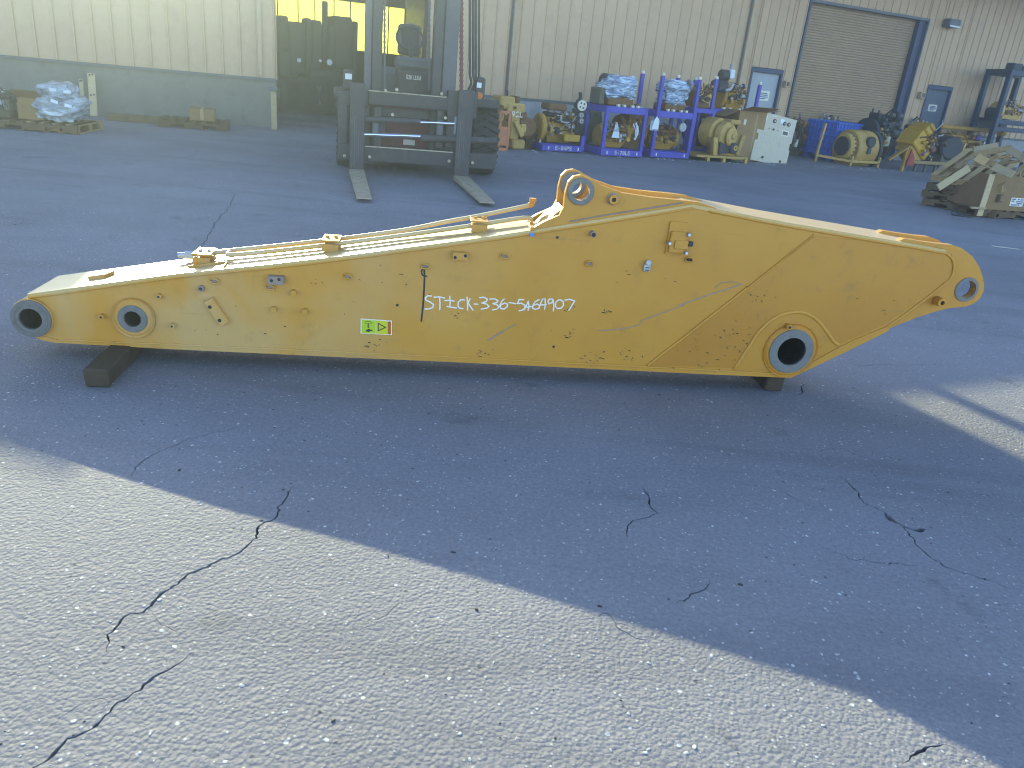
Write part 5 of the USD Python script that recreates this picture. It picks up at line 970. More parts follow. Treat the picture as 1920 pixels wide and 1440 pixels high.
t = thing('wrapped_engine', 'plastic wrapped engine between the four white-tipped posts', 'wrapped engine', C3)
x0, x1, z0, z1 = C3.rect(1243, 152, 1288, 204, 0.3); wrapped(t, x0 + 0.03, x1, 0.12, 0.72, z0 + 0.05, z1, 15, WRAP, 'wrap', 0.8); obj('engine_foot', cbox(x0 + 0.05, x1 - 0.05, 0.2, 0.7, sh + 0.002, z0 + 0.1, 0.03), ENG_R, t)
x, z = C3.at(1240, 170, 0.2); obj('shaft', cyl((x - 0.14, 0.2, z), (x + 0.1, 0.2, z), 0.02, 8), ENG_K, t); x, z = C3.at(1291, 161, 0.3); obj('pulley', ring((x - 0.02, 0.3, z), (1, 0, 0), 0.13, 0.05, 0.06, 24), ENG_M, t, smooth=30)
# frame 4 behind and its open engines
C4 = WF(1332, 297); C4 = Frame(C4.world(0.0, 0.3)[:2], 26.57); xr = C4.at(1402, 297)[0]; sh = C4.at(1360, 205)[1]
blue_frame(C4, 0, xr, 0.85, (C4.at(1359, 150)[1], C4.at(1416, 158)[1], C4.at(1340, 154, 0.85)[1], 0.2), sh, 'blue frame behind the cardboard box, third of the tall ones')
t = thing('engine', 'ochre engine with a white topped air cleaner standing high before the light blue door', 'engine', C4)
x0, x1, z0, z1 = C4.rect(1352, 148, 1402, 203, 0.2); engine(t, x0 + 0.12, x1 + 0.02, 0.1, 0.75, sh + 0.003, z1 - 0.05, 52, ENG_Y, ENG_K, ENG_M, 1.4)
x, z = C4.at(1352, 140, 0.3); obj('air_cleaner', cyl((x - 0.02, 0.3, z), (x + 0.22, 0.3, z), 0.12, 22, ch=0.02), FORK_K, t, smooth=30); x, z = C4.at(1373, 140, 0.2); obj('white_housing', cbox(x - 0.07, x + 0.06, 0.15, 0.4, z - 0.1, z + 0.11, 0.04), PLASTIC_W, t); obj('pipe_neck', cyl((x, 0.28, z + 0.1), (x - 0.01, 0.28, z + 0.22), 0.035, 12), ENG_M, t)
obj('dark_block', bx(C4, (1347, 151, 1368, 174), 0.05, 0.4, 0.05), ENG_K, t); pts = [C4.at(*q, 0.0) for q in ((1361, 170), (1370, 167), (1376, 157))]; obj('silver_pipe', tube(spline([(a, 0.02, b) for a, b in pts], 6), 0.04, 10), ENG_M, t, smooth=True)
E5 = Frame(C3.world(C3.at(1298, 205, 0.6)[0], 0.45)[:2], 26.57); t = thing('engine', 'bare brown engine with loose pipes right of the second wrapped engine', 'engine', E5)
zb = C3.at(1310, 203, 0.45)[1]; engine(t, 0.0, 0.52, 0.05, 0.6, zb, C3.at(1310, 153, 0.45)[1], 61, ENG_R, ENG_K, ENG_TAN, 1.4, pan=False)
es = thing('engine_stand', 'dark steel stand under the bare brown engine', 'stand', E5); obj('stand_top', cbox(-0.03, 0.56, 0.0, 0.62, zb - 0.1, zb - 0.002, 0.01), RACK_BLUE, es)
for xx in (-0.02, 0.48):
    for yy in (0.01, 0.54): obj('stand_leg', cbox(xx, xx + 0.07, yy, yy + 0.07, 0.001, zb - 0.101), RACK_BLUE, es)
E6 = WF(1306, 289); E6 = Frame(E6.world(0.0, 0.15)[:2], 26.57); t = thing('engine', 'black engine with a white tag right of the high blue frame', 'engine', E6)
zt = E6.at(1325, 207)[1]; engine(t, 0.0, 0.62, 0.05, 0.6, 0.16, zt, 71, ENG_K, ENG_K, ENG_M, 1.3); x, z = E6.at(1318, 228, -0.02); obj('white_tag', poly_xz(sg.box(x - 0.04, z - 0.08, x + 0.04, z + 0.08), -0.02, -0.012), PLASTIC_W, t); obj('wood_support', cbox(0.0, 0.6, 0.0, 0.6, 0.10, 0.157), PALLET, t)
for xx in (0.02, 0.5): obj('support_block', cbox(xx, xx + 0.09, 0.0, 0.6, 0.001, 0.099), PALLET, t)
# gearbox on its yellow skid
G1 = WF(1327, 303); gx1 = G1.at(1401, 307)[0]; gz = G1.at(1360, 293)[1]
t = thing('yellow_skid', 'yellow wooden skid on short feet under the tan gearbox', 'skid', G1)
obj('skid_deck', cbox(-0.32, gx1, 0.0, 0.85, gz - 0.05, gz, 0.006), ENG_TAN, t)
for xx in (-0.02, 0.42, gx1 - 0.08):
    for yy in (0.0, 0.75): obj('skid_foot', cbox(xx, xx + 0.075, yy, yy + 0.09, 0.001, gz - 0.051, 0.004), ENG_TAN, t)
t = thing('gearbox', 'rounded tan yellow gearbox with a dark bowtie face on a yellow skid', 'gearbox', G1)
x0, x1, z0, z1 = G1.rect(1340, 222, 1389, 291, 0.1); zc = gz + 0.52 * (z1 - gz); xc = (x0 + x1) / 2; R = (z1 - gz) * 0.36
obj('rear_housing', cyl((xc - 0.10, 0.75, zc + 0.05), (xc - 0.02, 0.35, zc + 0.04), R * 1.15, 28, ch=0.04), ENG_TAN, t, smooth=30)
obj('main_housing', cyl((xc - 0.02, 0.349, zc + 0.03), (xc + 0.05, 0.12, zc + 0.02), R * 1.02, 28, ch=0.05), ENG_TAN, t, smooth=30)
obj('face_cover', cyl((xc + 0.07, 0.121, zc), (xc + 0.10, 0.04, zc), R * 0.72, 28, ch=0.03), ENG_TAN, t, smooth=30); obj('face_hub', cyl((xc + 0.1, 0.039, zc + 0.02), (xc + 0.1, -0.01, zc + 0.02), R * 0.22, 18, ch=0.01), ENG_TAN, t, smooth=30)
lo = gz + 0.15
obj('dark_flange', cyl((xc + 0.14, 0.10, lo + 0.03), (xc + 0.16, -0.02, lo + 0.03), R * 0.42, 24, ch=0.02), FORK_K, t, smooth=30); obj('flange_hub', ring((xc + 0.16, -0.05, lo + 0.04), (0, 1, 0), R * 0.20, R * 0.08, 0.06, 20), ENG_TAN, t, smooth=30)
obj('dark_wing', trimesh.convex.convex_hull(np.array([(xc - 0.22, 0.05, lo + 0.15), (xc - 0.20, 0.05, lo - 0.12), (xc + 0.04, 0.02, lo - 0.08), (xc + 0.02, 0.02, lo + 0.06), (xc - 0.22, 0.15, lo + 0.12), (xc - 0.2, 0.15, lo - 0.12), (xc + 0.03, 0.12, lo)])), FORK_K, t)
obj('top_cap', cbox(xc + 0.02, xc + 0.30, 0.1, 0.4, z1 - 0.12, z1 - 0.02, 0.03), ENG_TAN, t); obj('side_arm', moved(cbox(-0.05, 0.05, 0, 0.12, -0.24, 0.2, 0.02), rot(14, [0, 1, 0]), [x1 + 0.02, 0.05, gz + 0.27]), ENG_TAN, t); obj('left_foot', trimesh.convex.convex_hull(np.array([(x0 - 0.02, 0.1, gz + 0.38), (x0 + 0.1, 0.1, gz + 0.38), (x0 + 0.06, 0.1, gz + 0.003), (x0 + 0.2, 0.1, gz + 0.003), (x0, 0.3, gz + 0.36), (x0 + 0.12, 0.3, gz + 0.003)])), ENG_TAN, t)
obj('base_casting', cbox(xc - 0.1, x1, 0.12, 0.7, gz + 0.002, gz + 0.18, 0.02), ENG_TAN, t)
# large cardboard box with lifted flaps
B1 = WF(1385, 305); B1 = Frame(B1.world(0.12, 0.42)[:2], 26.57); bw = 0.80; zt = B1.at(1420, 210)[1]
t = thing('cardboard_box', 'big open cardboard box with lifted flaps behind the tan gearbox', 'cardboard box', B1); th_ = 0.012
obj('box_side', cbox(0, bw, 0, th_, 0.01, zt), CARD, t); obj('box_side', cbox(0, th_, th_ + 0.001, 0.9, 0.01, zt), CARD, t); obj('box_side', cbox(bw - th_, bw, th_ + 0.001, 0.9, 0.01, zt), CARD, t); obj('box_side', cbox(0, bw, 0.901, 0.912, 0.01, zt), CARD, t)
obj('flap', moved(cbox(0.0, bw, -0.40, 0, zt + 0.001, zt + 0.008), rot(-16, [1, 0, 0], (0, 0, zt))), CARD_D, t); obj('flap', moved(cbox(-0.42, 0, 0.02, 0.88, zt + 0.001, zt + 0.008), rot(-22, [0, 1, 0], (0, 0, zt))), CARD_D, t); obj('flap', moved(cbox(bw, bw + 0.42, 0.02, 0.88, zt + 0.001, zt + 0.008), rot(-8, [0, 1, 0], (bw, 0, zt))), CARD_D, t); obj('flap', moved(cbox(0.0, bw, 0.91, 1.3, zt + 0.001, zt + 0.008), rot(30, [1, 0, 0], (0, 0.91, zt))), CARD_D, t)
obj('tape', cbox(0.5, 0.55, -0.002, -0.0005, 0.2, zt - 0.05), TAPE, t); obj('box_label', cbox(0.16, 0.23, -0.003, -0.0006, zt - 0.30, zt - 0.18), SIGN_W, t)
# cream control panel leaning, with a second one behind
P1 = WF(1406, 303); xr = P1.at(1473, 309)[0]; zt = P1.at(1455, 211)[1]
t = thing('control_panel', 'cream painted steel control panel with gauges standing tilted by the cardboard box', 'control panel', P1)
TL = rot(7, [0, 1, 0]) @ rot(-5, [1, 0, 0])
def pan(m): return moved(m, TL, [0.0, 0.0, 0.05])
pw_, phh = xr * 1.02, zt * 0.97
shape = sg.box(0, 0, pw_, phh).difference(sg.box(-0.01, phh * 0.42, 0.07, phh * 0.56)).difference(sg.box(pw_ - 0.06, phh * 0.36, pw_ + 0.01, phh * 0.5))
obj('panel_sheet', pan(poly_xz(shape, 0.0, 0.05)), CREAM, t)
def gauge(fx, fz, r, mt=ENG_K):
    g = obj('gauge', pan(cyl((pw_ * fx, 0.0, phh * fz), (pw_ * fx, -0.02, phh * fz), r, 18)), mt, t); return g
for fx in (0.40, 0.68, 0.80): g = gauge(fx, 0.87, 0.045); obj('gauge_face', pan(cyl((pw_ * fx, -0.0205, phh * 0.87), (pw_ * fx, -0.023, phh * 0.87), 0.024, 14)), ENG_M, g)
gauge(0.42, 0.70, 0.022); gauge(0.30, 0.70, 0.012, WALL_TRIM); gauge(0.54, 0.70, 0.012, WALL_TRIM); gauge(0.30, 0.10, 0.028); gauge(0.80, 0.09, 0.028)
for a, b, c, d, mt, nm in ((0.12, 0.19, 0.84, 0.95, SIGN_W, 'panel_tag'), (0.30, 0.44, 0.955, 0.985, SIGN_W, 'panel_tag'), (0.56, 0.66, 0.86, 0.95, PLASTIC_W, 'panel_tag'), (0.66, 0.86, 0.62, 0.74, SIGN_W, 'name_plate')): obj(nm, pan(cbox(pw_ * a, pw_ * b, -0.006, -0.001, phh * c, phh * d)), mt, t)
obj('plate_print', pan(cbox(pw_ * 0.69, pw_ * 0.83, -0.0085, -0.0065, phh * 0.645, phh * 0.715)), ENG_G, t)
obj('small_holes', [pan(cyl((pw_ * (0.22 + 0.09 * i), 0.0, phh * (0.40 + 0.05 * j)), (pw_ * (0.22 + 0.09 * i), -0.003, phh * (0.40 + 0.05 * j)), 0.006, 6)) for i in range(7) for j in range(4)], WALL_DARK, t, kind='stuff')
obj('rear_box', pan(cbox(0.08, pw_ - 0.08, 0.052, 0.4, 0.05, phh * 0.96, 0.01)), CREAM, t)
P2 = Frame(P1.world(pw_ + 0.10, 0.35)[:2], 26.57); t = thing('side_panel_box', 'low cream steel box standing behind the tilted control panel', 'steel box', P2); obj('body', cbox(-0.1, 0.22, 0, 0.35, 0.001, 0.62, 0.008), CREAM, t); obj('latch', cbox(0.12, 0.16, -0.02, -0.001, 0.3, 0.36), ENG_K, t); obj('lid_edge', cbox(-0.105, 0.225, -0.005, 0.355, 0.6205, 0.64, 0.004), CREAM, t)
# blue bulk bin
BB = WF(1556, 302, 28.0); BL, BD, BH = 1.2, 1.05, BB.at(1560, 228)[1]
t = thing('bulk_bin', 'blue plastic bulk bin with a ribbed grid in front of the roll-up door', 'bulk bin', BB)
f0 = 0.13
for a, b, c, d in ((0, BL, 0, 0.03), (0, BL, BD - 0.03, BD), (0, 0.03, 0.031, BD - 0.031), (BL - 0.03, BL, 0.031, BD - 0.031)): obj('bin_wall', cbox(a, b, c, d, f0, BH), BIN_BLUE, t)
obj('bin_floor', cbox(0.031, BL - 0.031, 0.031, BD - 0.031, f0, f0 + 0.03), BIN_BLUE, t)
for k in range(11): x = 0.0 + (BL - 0.03) * k / 10; obj('rib', cbox(x, x + 0.03, -0.03, -0.0005, f0, BH, 0.004), BIN_BLUE, t)
for k in range(9): y = (BD - 0.03) * k / 8; obj('rib', cbox(-0.03, -0.0005, y, y + 0.03, f0, BH, 0.004), BIN_BLUE, t)
for k in range(6):
    z = f0 + (BH - f0 - 0.05) * k / 5; obj('rail', cbox(-0.034, BL + 0.005, -0.034, -0.0012, z, z + 0.035, 0.004), BIN_BLUE, t); obj('rail', cbox(-0.034, -0.0012, 0.0005, BD, z, z + 0.035, 0.004), BIN_BLUE, t)
for x in (0.02, BL / 2 - 0.08, BL - 0.18):
    for y in (0.02, BD / 2 - 0.08, BD - 0.18): obj('foot', cbox(x, x + 0.16, y, y + 0.16, 0.001, f0 - 0.001, 0.01), BIN_BLUE, t)
EB = Frame(BB.world(-0.55, 0.5)[:2], 26.57); t = thing('engine', 'dark olive engine tucked between the cream panel and the blue bin', 'engine', EB); engine(t, -0.12, 0.45, 0.3, 0.9, 0.0, BB.at(1520, 222, 0.8)[1], 81, ENG_G, ENG_K, ENG_R, 1.0)
EB2 = Frame(BB.world(0.35, 1.15)[:2], 26.57); t = thing('engine', 'dark engine whose top shows over the rim of the blue bin', 'engine', EB2); engine(t, 0.3, 1.5, 0.1, 0.8, 0.1, BB.at(1640, 226, 1.3)[1] + 0.1, 82, ENG_R, ENG_K, ENG_M, 1.2, fly='right')
# drum shaped transmission on a wheeled stand
D1 = WF(1598, 312); dx = D1.at(1655, 316)[0]; zt = D1.at(1635, 246, 0.4)[1]; R = 0.47; zc = zt - R
t = thing('transmission', 'tan drum shaped transmission with a dark rear ring on a yellow stand', 'transmission', D1)
obj('drum', cyl((0.20, 0.55, zc), (0.92, 0.55, zc), R, 40, ch=0.03), ENG_TAN, t, smooth=30); obj('rear_ring', ring((0.921, 0.55, zc), (1, 0, 0), R * 1.06, R * 0.8, 0.09, 40), FORK_K, t, smooth=30)
obj('front_hub', cyl((0.199, 0.5, zc + 0.05), (0.02, 0.5, zc + 0.05), R * 0.72, 30, ch=0.05), ENG_TAN, t, smooth=30); obj('hub_face', cyl((0.019, 0.5, zc + 0.05), (-0.02, 0.5, zc + 0.05), R * 0.5, 24), FORK_K, t, smooth=30)
obj('seam', ring((0.55, 0.55, zc), (1, 0, 0), R + 0.012, R, 0.04, 40), ENG_TAN, t, smooth=30)
for k in range(9): an = -1.2 + k * 0.3; obj('hub_bolt', cyl((0.10, 0.5 - (R * 0.73) * math.cos(an), zc + 0.05 + R * 0.73 * math.sin(an)), (0.15, 0.5 - (R * 0.73) * math.cos(an), zc + 0.05 + R * 0.73 * math.sin(an)), 0.024, 8), ENG_G, t)
x, z = D1.at(1634, 267, 0.08); obj('side_cover', cyl((x, 0.16, z), (x, 0.04, z), 0.14, 22, ch=0.02), FORK_K, t, smooth=30); obj('outlet', cyl((x - 0.03, 0.06, z - 0.15), (x - 0.05, 0.05, z - 0.28), 0.055, 14), RACK_TEAL, t, smooth=30)
ts = thing('transmission_stand', 'yellow tubular stand with stub wheels under the drum shaped transmission', 'stand', D1)
def post(a, b, r=0.03): obj('stand_tube', beam(a, b, r * 2, r * 2, 0.006), ENG_TAN, ts)
post((-0.05, 0.05, 0.12), (0.95, 0.05, 0.12)); post((-0.05, 0.05, 0.12), (-0.55, 0.75, 0.16)); post((-0.55, 0.75, 0.16), (-0.42, 0.8, 0.95)); post((0.95, 0.05, 0.12), (0.95, 1.0, 0.12)); post((0.32, 0.07, 0.15), (0.36, 0.12, zc - 0.28)); post((0.1, 0.12, 0.15), (0.12, 0.3, zc - 0.2))
for x, y in ((-0.04, 0.05), (0.94, 0.05), (-0.55, 0.75)): obj('stand_foot', beam((x, y, 0.001), (x + 0.03, y, 0.26), 0.05, 0.06, 0.006), ENG_TAN, ts)
EC = Frame(D1.world(1.1, 0.5)[:2], 26.57); t = thing('engine', 'dark brown engine right behind the drum shaped transmission', 'engine', EC); engine(t, 0.0, 0.75, 0.05, 0.8, 0.15, D1.at(1690, 236, 0.6)[1], 91, ENG_R, ENG_K, ENG_Y, 1.3, fly='right')
# tilted bright yellow engine on a rail stand, red triangle plate
E8 = WF(1692, 321); t = thing('engine', 'bright yellow engine tipped over on a rail stand beside the pallet pile', 'engine', E8)
zt = E8.at(1738, 243, 0.4)[1]
nb = len(_used)
class _Tilt: pass
x0 = E8.at(1711, 270, 0.3)[0]; zm = E8.at(1740, 268, 0.3)[1]
for nm, dims, mt in (('yellow_block', (-0.36, 0.36, 0.2, 0.8, -0.3, 0.14), ENG_YB), ('yellow_head', (-0.34, 0.06, 0.17, 0.78, 0.141, 0.30), ENG_YB), ('yellow_cover', (-0.32, -0.06, 0.15, 0.7, 0.301, 0.40), ENG_YB), ('yellow_cover', (0.08, 0.34, 0.22, 0.7, 0.141, 0.27), ENG_Y), ('rust_manifold', (0.05, 0.36, 0.1, 0.199, -0.05, 0.10), ENG_R), ('lower_pan', (-0.28, 0.3, 0.25, 0.75, -0.46, -0.301), ENG_Y)):
    obj(nm, moved(cbox(*dims, 0.03), rot(36, [0, 1, 0]), [x0 + 0.38, 0.0, zm]), mt, t)
r = np.random.default_rng(4)
for k in range(14):
    p = np.array([r.uniform(-0.3, 0.36), r.uniform(0.05, 0.16), r.uniform(-0.3, 0.3)]); q = p + r.normal(0, 0.14, 3) * [1, 0.2, 1]; m = tube(spline([p, (p + q) / 2 + [0, -0.06, 0.03], q], 5), r.uniform(0.012, 0.03), 7); obj('hose', moved(m, rot(36, [0, 1, 0]), [x0 + 0.42, 0, zm]), [ENG_K, ENG_M, ENG_R, PURPLE][int(r.integers(0, 4))], t, smooth=True)
for k in range(10):
    p = np.array([r.uniform(-0.3, 0.34), 0.1, r.uniform(-0.28, 0.25)]); m = cbox(p[0] - 0.04, p[0] + 0.04, 0.1, 0.199, p[2] - 0.03, p[2] + 0.03, 0.01); obj('bracket', moved(m, rot(36, [0, 1, 0]), [x0 + 0.42, 0, zm]), [ENG_Y, ENG_M, ENG_YB, ENG_R][int(r.integers(0, 4))], t)
rs = thing('rail_stand', 'low pale rail stand with a yellow bracket plate and a red triangle', 'stand', E8); xr = E8.at(1772, 320)[0]
obj('front_rail', cbox(0.12, xr + 0.2, 0.0, 0.08, 0.20, 0.28, 0.008), PALLET, rs)
for k in range(5): x = 0.15 + k * (xr + 0.0) / 4.2; obj('rail_leg', cbox(x, x + 0.05, 0.085, 0.14, 0.001, 0.199), ENG_G, rs)
bz = E8.at(1705, 275)[1]; obj('bracket_plate', poly_xz(sg.Polygon([(0.0, bz), (0.32, bz - 0.22), (0.22, bz - 0.45), (-0.05, 0.35)]).difference(sg.Point(0.16, bz - 0.2).buffer(0.03)).difference(sg.Point(0.21, bz - 0.27).buffer(0.03)), -0.06, -0.02), ENG_Y, rs); obj('red_triangle', poly_xz(sg.Polygon([(-0.04, 0.16), (0.24, 0.16), (0.18, 0.34), (0.02, 0.56)]), -0.10, -0.061), RED, rs)
obj('yellow_brace', beam((-0.5, 0.1, 0.25), (0.0, 0.0, 0.62), 0.12, 0.04), ENG_Y, rs); obj('corner_post', cbox(-0.08, -0.02, -0.04, 0.02, 0.001, bz, 0.004), ENG_Y, rs)
# black heap behind, round black tank, long yellow engine
BK = Frame(E8.world(-0.1, 1.0)[:2], 26.57); t = thing('engine', 'tall black engine heap before the slate blue door', 'engine', BK); engine(t, 0.1, 1.15, 0.1, 0.9, 0.2, E8.at(1728, 208, 1.2)[1], 95, ENG_K, ENG_K, ENG_G, 1.4)
TK = WF(1780, 316); t = thing('black_tank', 'round black tank end beside the tipped yellow engine', 'tank', TK); zc = TK.at(1782, 278, 0.2)[1]; obj('tank_body', cyl((0.02, 0.1, zc), (0.35, 0.8, zc), 0.33, 30, ch=0.05), FORK_K, t, smooth=30); obj('tank_cradle', cbox(-0.2, 0.3, 0.2, 0.7, 0.001, zc - 0.2), ENG_G, t); obj('tan_bar', beam((0.27, 0.0, 0.12), (0.36, 0.0, 0.72), 0.06, 0.06), ENG_TAN, t)
LE = WF(1800, 318); LE = Frame(LE.world(0.0, 0.9)[:2], 26.57); t = thing('engine', 'long tan engine with a purple capped hose behind the pallet pile', 'engine', LE); zt = LE.at(1820, 238, 0.3)[1]; xw = LE.at(1872, 245, 0.3)[0]
engine(t, -0.1, xw * 0.85, 0.1, 0.8, 0.1, zt - 0.12, 96, ENG_Y, ENG_Y, ENG_R, 1.2, fly='left'); x, z = LE.at(1835, 243, 0.05); obj('top_shaft', cyl((0.1, 0.2, z), (xw, 0.2, z - 0.02), 0.06, 14), ENG_Y, t, smooth=30); obj('shaft_end', cyl((xw - 0.05, 0.2, z - 0.02), (xw + 0.16, 0.2, z - 0.03), 0.11, 18, ch=0.02), ENG_Y, t, smooth=30); obj('shaft_lever', beam((xw - 0.22, 0.18, z), (xw - 0.16, 0.18, z + 0.2), 0.07, 0.06), ENG_Y, t)
for px, py in ((1828, 258), (1840, 268)): x, z = LE.at(px, py, 0.0); obj('purple_cap', ring((x, -0.04, z), (0.8, -0.6, 0), 0.09, 0.06, 0.1, 20), PURPLE if px < 1835 else GALV, t, smooth=30)
EM = Frame(LE.world(-0.2, 0.45)[:2], 26.57); t = thing('engine', 'grey topped black engine in front of the cream wall by the slate blue door', 'engine', EM); engine(t, -0.35, 0.25, 0.1, 0.7, 0.3, LE.at(1790, 226, 0.5)[1] + 0.03, 97, ENG_K, ENG_M, ENG_M, 1.0)
# steel rack at the right edge with a yellow engine on its shelf
RK = Frame(RF.world(RF.at(1826, 232, -0.6)[0], -1.6)[:2], 26.57); xr = RK.at(1955, 200)[0]; zt = RK.at(1860, 136)[1]
t = thing('steel_rack', 'dark blue steel storage rack against the cream wall at the right edge', 'rack', RK); w = 0.14
xm = RK.at(1886, 190)[0]
for xx, yy in ((0, 1.0), (xr, 1.0), (xm - w, 0.0), (xr, 0.0)): obj('rack_post', cbox(xx, xx + w, yy, yy + w, 0, zt, 0.01), RACK_TEAL, t)
zs = RK.at(1900, 226)[1]; zs2 = RK.at(1900, 238)[1]
obj('top_beam', cbox(0, xr + w, 1.0, 1.0 + w, zt + 0.001, zt + 0.16, 0.01), RACK_TEAL, t); obj('top_beam', cbox(xm - w, xr + w, 0, w, zt + 0.001, zt + 0.16, 0.01), RACK_TEAL, t); obj('top_side', beam((0.07, 1.0, zt + 0.08), (xm - 0.07, 0.14, zt + 0.08), w, 0.16), RACK_TEAL, t)
obj('shelf_beam', cbox(xm + 0.001, xr - 0.001, 0.0, w, zs - 0.14, zs, 0.01), RACK_TEAL, t); obj('shelf_beam', cbox(xm + 0.001, xr - 0.001, 0.02, w, zs2 - 0.16, zs2 - 0.03, 0.01), RACK_TEAL, t); obj('shelf_deck', cbox(w + 0.01, xr - 0.001, w + 0.001, 1.0, zs - 0.05, zs - 0.01), RACK_TEAL, t); obj('shelf_beam', cbox(w + 0.001, xr - 0.001, 1.001, 1.0 + w, zs - 0.3, zs, 0.01), RACK_TEAL, t)
obj('roof_plate', cbox(0.05, xr, 0.15, 0.999, zt + 0.1, zt + 0.14), RACK_TEAL, t)
r0 = RK.rect(1880, 194, 1925, 216, 0.3); t = thing('engine', 'small tan engine on the shelf of the dark blue rack', 'engine', RK); engine(t, r0[0], r0[1], 0.25, 0.8, zs + 0.002, r0[3] + 0.12, 98, ENG_TAN, ENG_R, ENG_M, 1.0, pan=False)
r0 = RK.rect(1862, 195, 1874, 215, 0.5); t = thing('dark_motor', 'small black motor on the rack beside the tan engine', 'motor', RK); obj('motor_body', cyl(((r0[0] + r0[1]) / 2, 0.35, zs + 0.16), ((r0[0] + r0[1]) / 2, 0.75, zs + 0.16), 0.15, 20, ch=0.02), ENG_K, t, smooth=30); obj('motor_foot', cbox(r0[0], r0[1], 0.4, 0.7, zs + 0.001, zs + 0.05), ENG_K, t)
t = thing('roof_parts', 'black parts lying on top of the dark blue rack', 'engine parts', RK)
r0 = RK.rect(1896, 122, 1912, 132, 0.4); obj('casting', crumple(cbox(r0[0], r0[1], 0.3, 0.6, zt + 0.161, zt + 0.36, 0.03).subdivide().subdivide(), 0.05, 5, 1), ENG_K, t); obj('cylinder', cyl((r0[1] + 0.05, 0.4, zt + 0.24), (r0[1] + 0.4, 0.4, zt + 0.24), 0.08, 16), ENG_K, t, smooth=30)
#PART5
# ------------------------------------------------------------------ pallet pile and cardboard crate at the right edge
PP = Frame(gnd(1727, 384), -52.0)
pz = 0.125
p1 = make_pallet('pallet', 'bottom pallet of the weathered stack at the right edge', 1.20, 1.0, pz, PALLET_D, PP, seed=11)
def pt(px, py, Y):
    r = ray(px, py); return EYE + r * (Y / r[1])
dup(p1.GetPrim() if hasattr(p1, 'GetPrim') else p1, PP.world(-0.06, 0.02, pz + 0.002), -50.0, 'second pallet up in the weathered stack at the right edge')
dup(p1, PP.world(-0.02, 0.03, 2 * pz + 0.004), -53.0, 'third pallet up in the weathered stack, under the slanted one')
p4 = make_pallet('pallet', 'slanted broken pallet with pale slats climbing the stack at the right edge', 1.15, 1.1, pz, PALLET, None, None, PP.world(0.03, 0.02, 3 * pz + 0.03), -52.0, seed=14)
UsdGeom.Xform(p4).AddRotateXYZOp(opSuffix='tilt').Set(Gf.Vec3f(24.0, 0.0, 0.0))
CB = Frame(gnd(1832, 407), 14.0)
make_pallet('pallet', 'pallet lying in front under the cardboard crate of broken boards', 1.2, 0.95, 0.13, PALLET_D, Frame(CB.world(-0.04, 0.0)[:2], 14.0), seed=12)
t = thing('cardboard_crate', 'torn brown cardboard crate with a white shipping label, filled with broken boards', 'cardboard crate', CB)
zt = CB.at(1880, 329)[1]; cw = 1.15
obj('crate_side', cbox(0.0, cw, 0.0, 0.014, 0.132, zt), CARD, t); obj('crate_side', cbox(cw - 0.014, cw, 0.015, 0.9, 0.132, zt), CARD, t); obj('crate_side', cbox(0, cw, 0.901, 0.915, 0.132, zt), CARD, t)
sd = poly_xz(sg.Polygon([(0, 0.132), (0.9, 0.132), (0.9, zt), (0.62, zt), (0.55, zt * 0.78), (0.38, zt * 0.72), (0.22, zt), (0, zt)]), 0, 0.014); sd.vertices = np.stack([sd.vertices[:, 1], sd.vertices[:, 0] + 0.015, sd.vertices[:, 2]], 1); sd.fix_normals(); obj('torn_side', sd, CARD_D, t)
obj('corner_post', cbox(-0.03, 0.075, -0.024, -0.001, 0.02, zt + 0.01, 0.004), PALE_WOOD, t); obj('corner_foot', cbox(-0.20, 0.07, -0.05, -0.001, 0.131, 0.16, 0.004), PALE_WOOD, t)
r0 = CB.rect(1894, 371, 1919, 387); lb_ = obj('shipping_label', cbox(r0[0], r0[1], -0.004, -0.0008, r0[2], r0[3]), SIGN_W, t)
obj('label_print', [cbox(r0[0] + (r0[1] - r0[0]) * a, r0[0] + (r0[1] - r0[0]) * b, -0.0062, -0.0045, r0[2] + (r0[3] - r0[2]) * c, r0[2] + (r0[3] - r0[2]) * (c + 0.13)) for a, b, c in ((0.08, 0.35, 0.75), (0.5, 0.62, 0.76), (0.7, 0.95, 0.74), (0.06, 0.28, 0.52), (0.42, 0.95, 0.5), (0.5, 0.9, 0.28), (0.1, 0.55, 0.08), (0.6, 0.72, 0.1))], SIGN_B, lb_)
x, z = CB.at(1846, 391, -0.01); obj('paper_scrap', cbox(x - 0.035, x + 0.045, -0.004, -0.0008, z - 0.018, z + 0.02), PALE_WOOD, t)
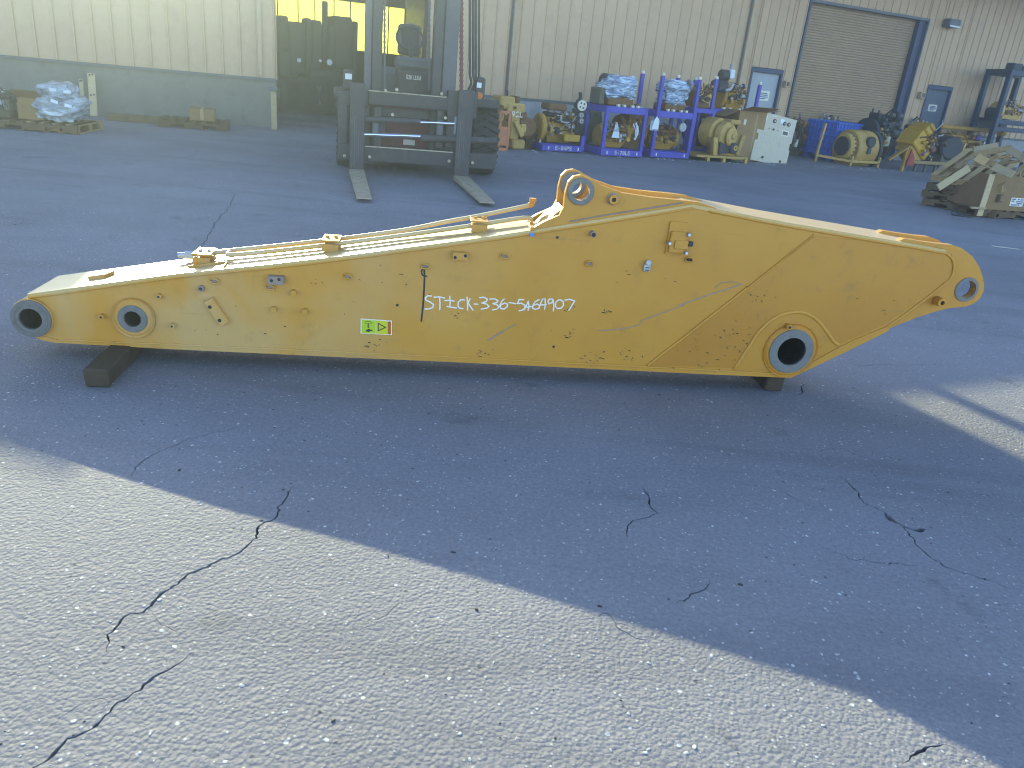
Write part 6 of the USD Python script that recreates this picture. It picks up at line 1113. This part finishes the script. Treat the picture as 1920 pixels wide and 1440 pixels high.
# loose broken boards on top of the pile: each a thing
YB = 12.9
BOARDS = [((1759, 352), (1817, 315), 12.6, 12.9, 0.11, 'pale board propped diagonally against the torn crate'),
          ((1827, 290), (1896, 277), 13.0, 12.6, 0.10, 'upper long board of the broken frame above the crate'), ((1892, 280), (1925, 300), 12.6, 12.2, 0.11, 'short thick board end at the top right of the pile'),
          ((1826, 303), (1870, 308), 13.0, 12.8, 0.09, 'board edge crossing the top of the broken frame'), ((1862, 312), (1900, 328), 12.7, 12.4, 0.12, 'wide board sloping down into the crate'),
          ((1845, 300), (1872, 291), 12.9, 12.8, 0.04, 'thin splintered strip inside the broken frame'), ((1858, 297), (1896, 293), 12.9, 12.7, 0.05, 'thin strip lying across the broken frame'), ((1876, 306), (1915, 302), 12.8, 12.5, 0.05, 'lower thin strip lying across the broken frame'),
          ((1826, 281), (1872, 272), 13.4, 13.2, 0.10, 'pale board at the very top of the pile'), ((1815, 306), (1790, 330), 13.3, 13.3, 0.05, 'narrow rail of the broken frame sloping left'), ((1830, 294), (1850, 305), 12.9, 12.8, 0.14, 'short wide reddish board in the broken frame'),
          ((1845, 310), (1864, 318), 12.8, 12.7, 0.03, 'splinter under the broken frame')]
for i, (a, b, ya, yb, w, lbl) in enumerate(BOARDS):
    A, B = pt(*a, ya), pt(*b, yb); o = (A + B) / 2; t = thing('broken_board', lbl, 'board', None, None, (o[0], o[1], 0))
    obj('board', beam(A - [o[0], o[1], 0], B - [o[0], o[1], 0], w, 0.024, 0.003, roll=60 if w > 0.08 else 20), PALE_WOOD if i in (0, 2, 4, 8) else PALLET, t)
sl = thing('packing_strap', 'black plastic strap looped on the asphalt beside the pallet stack', 'strap', Frame(gnd(1800, 405), 0)); obj('strap_loop', tube(spline([(-0.14, -0.02, 0.012), (-0.08, 0.09, 0.05), (0.08, 0.06, 0.02), (0.16, -0.04, 0.012), (0.02, -0.07, 0.012), (-0.13, -0.03, 0.014), (0.02, 0.05, 0.02)], 6), 0.011, 6), ENG_K, sl, smooth=True)

# dusty air lit by the low sun
hz = obj('haze', cbox(-145, 145, -65, 225, -1.0, 9.5), usdkit.material(stage, '/World/Looks/haze', {'v': ('principled_volume', {'color': (0.78, 0.90, 1.0), 'density': 0.0062, 'anisotropy': 0.84})}, [], volume='v.volume'), kind='stuff', label='thin dusty air glowing towards the low sun', cat='haze')
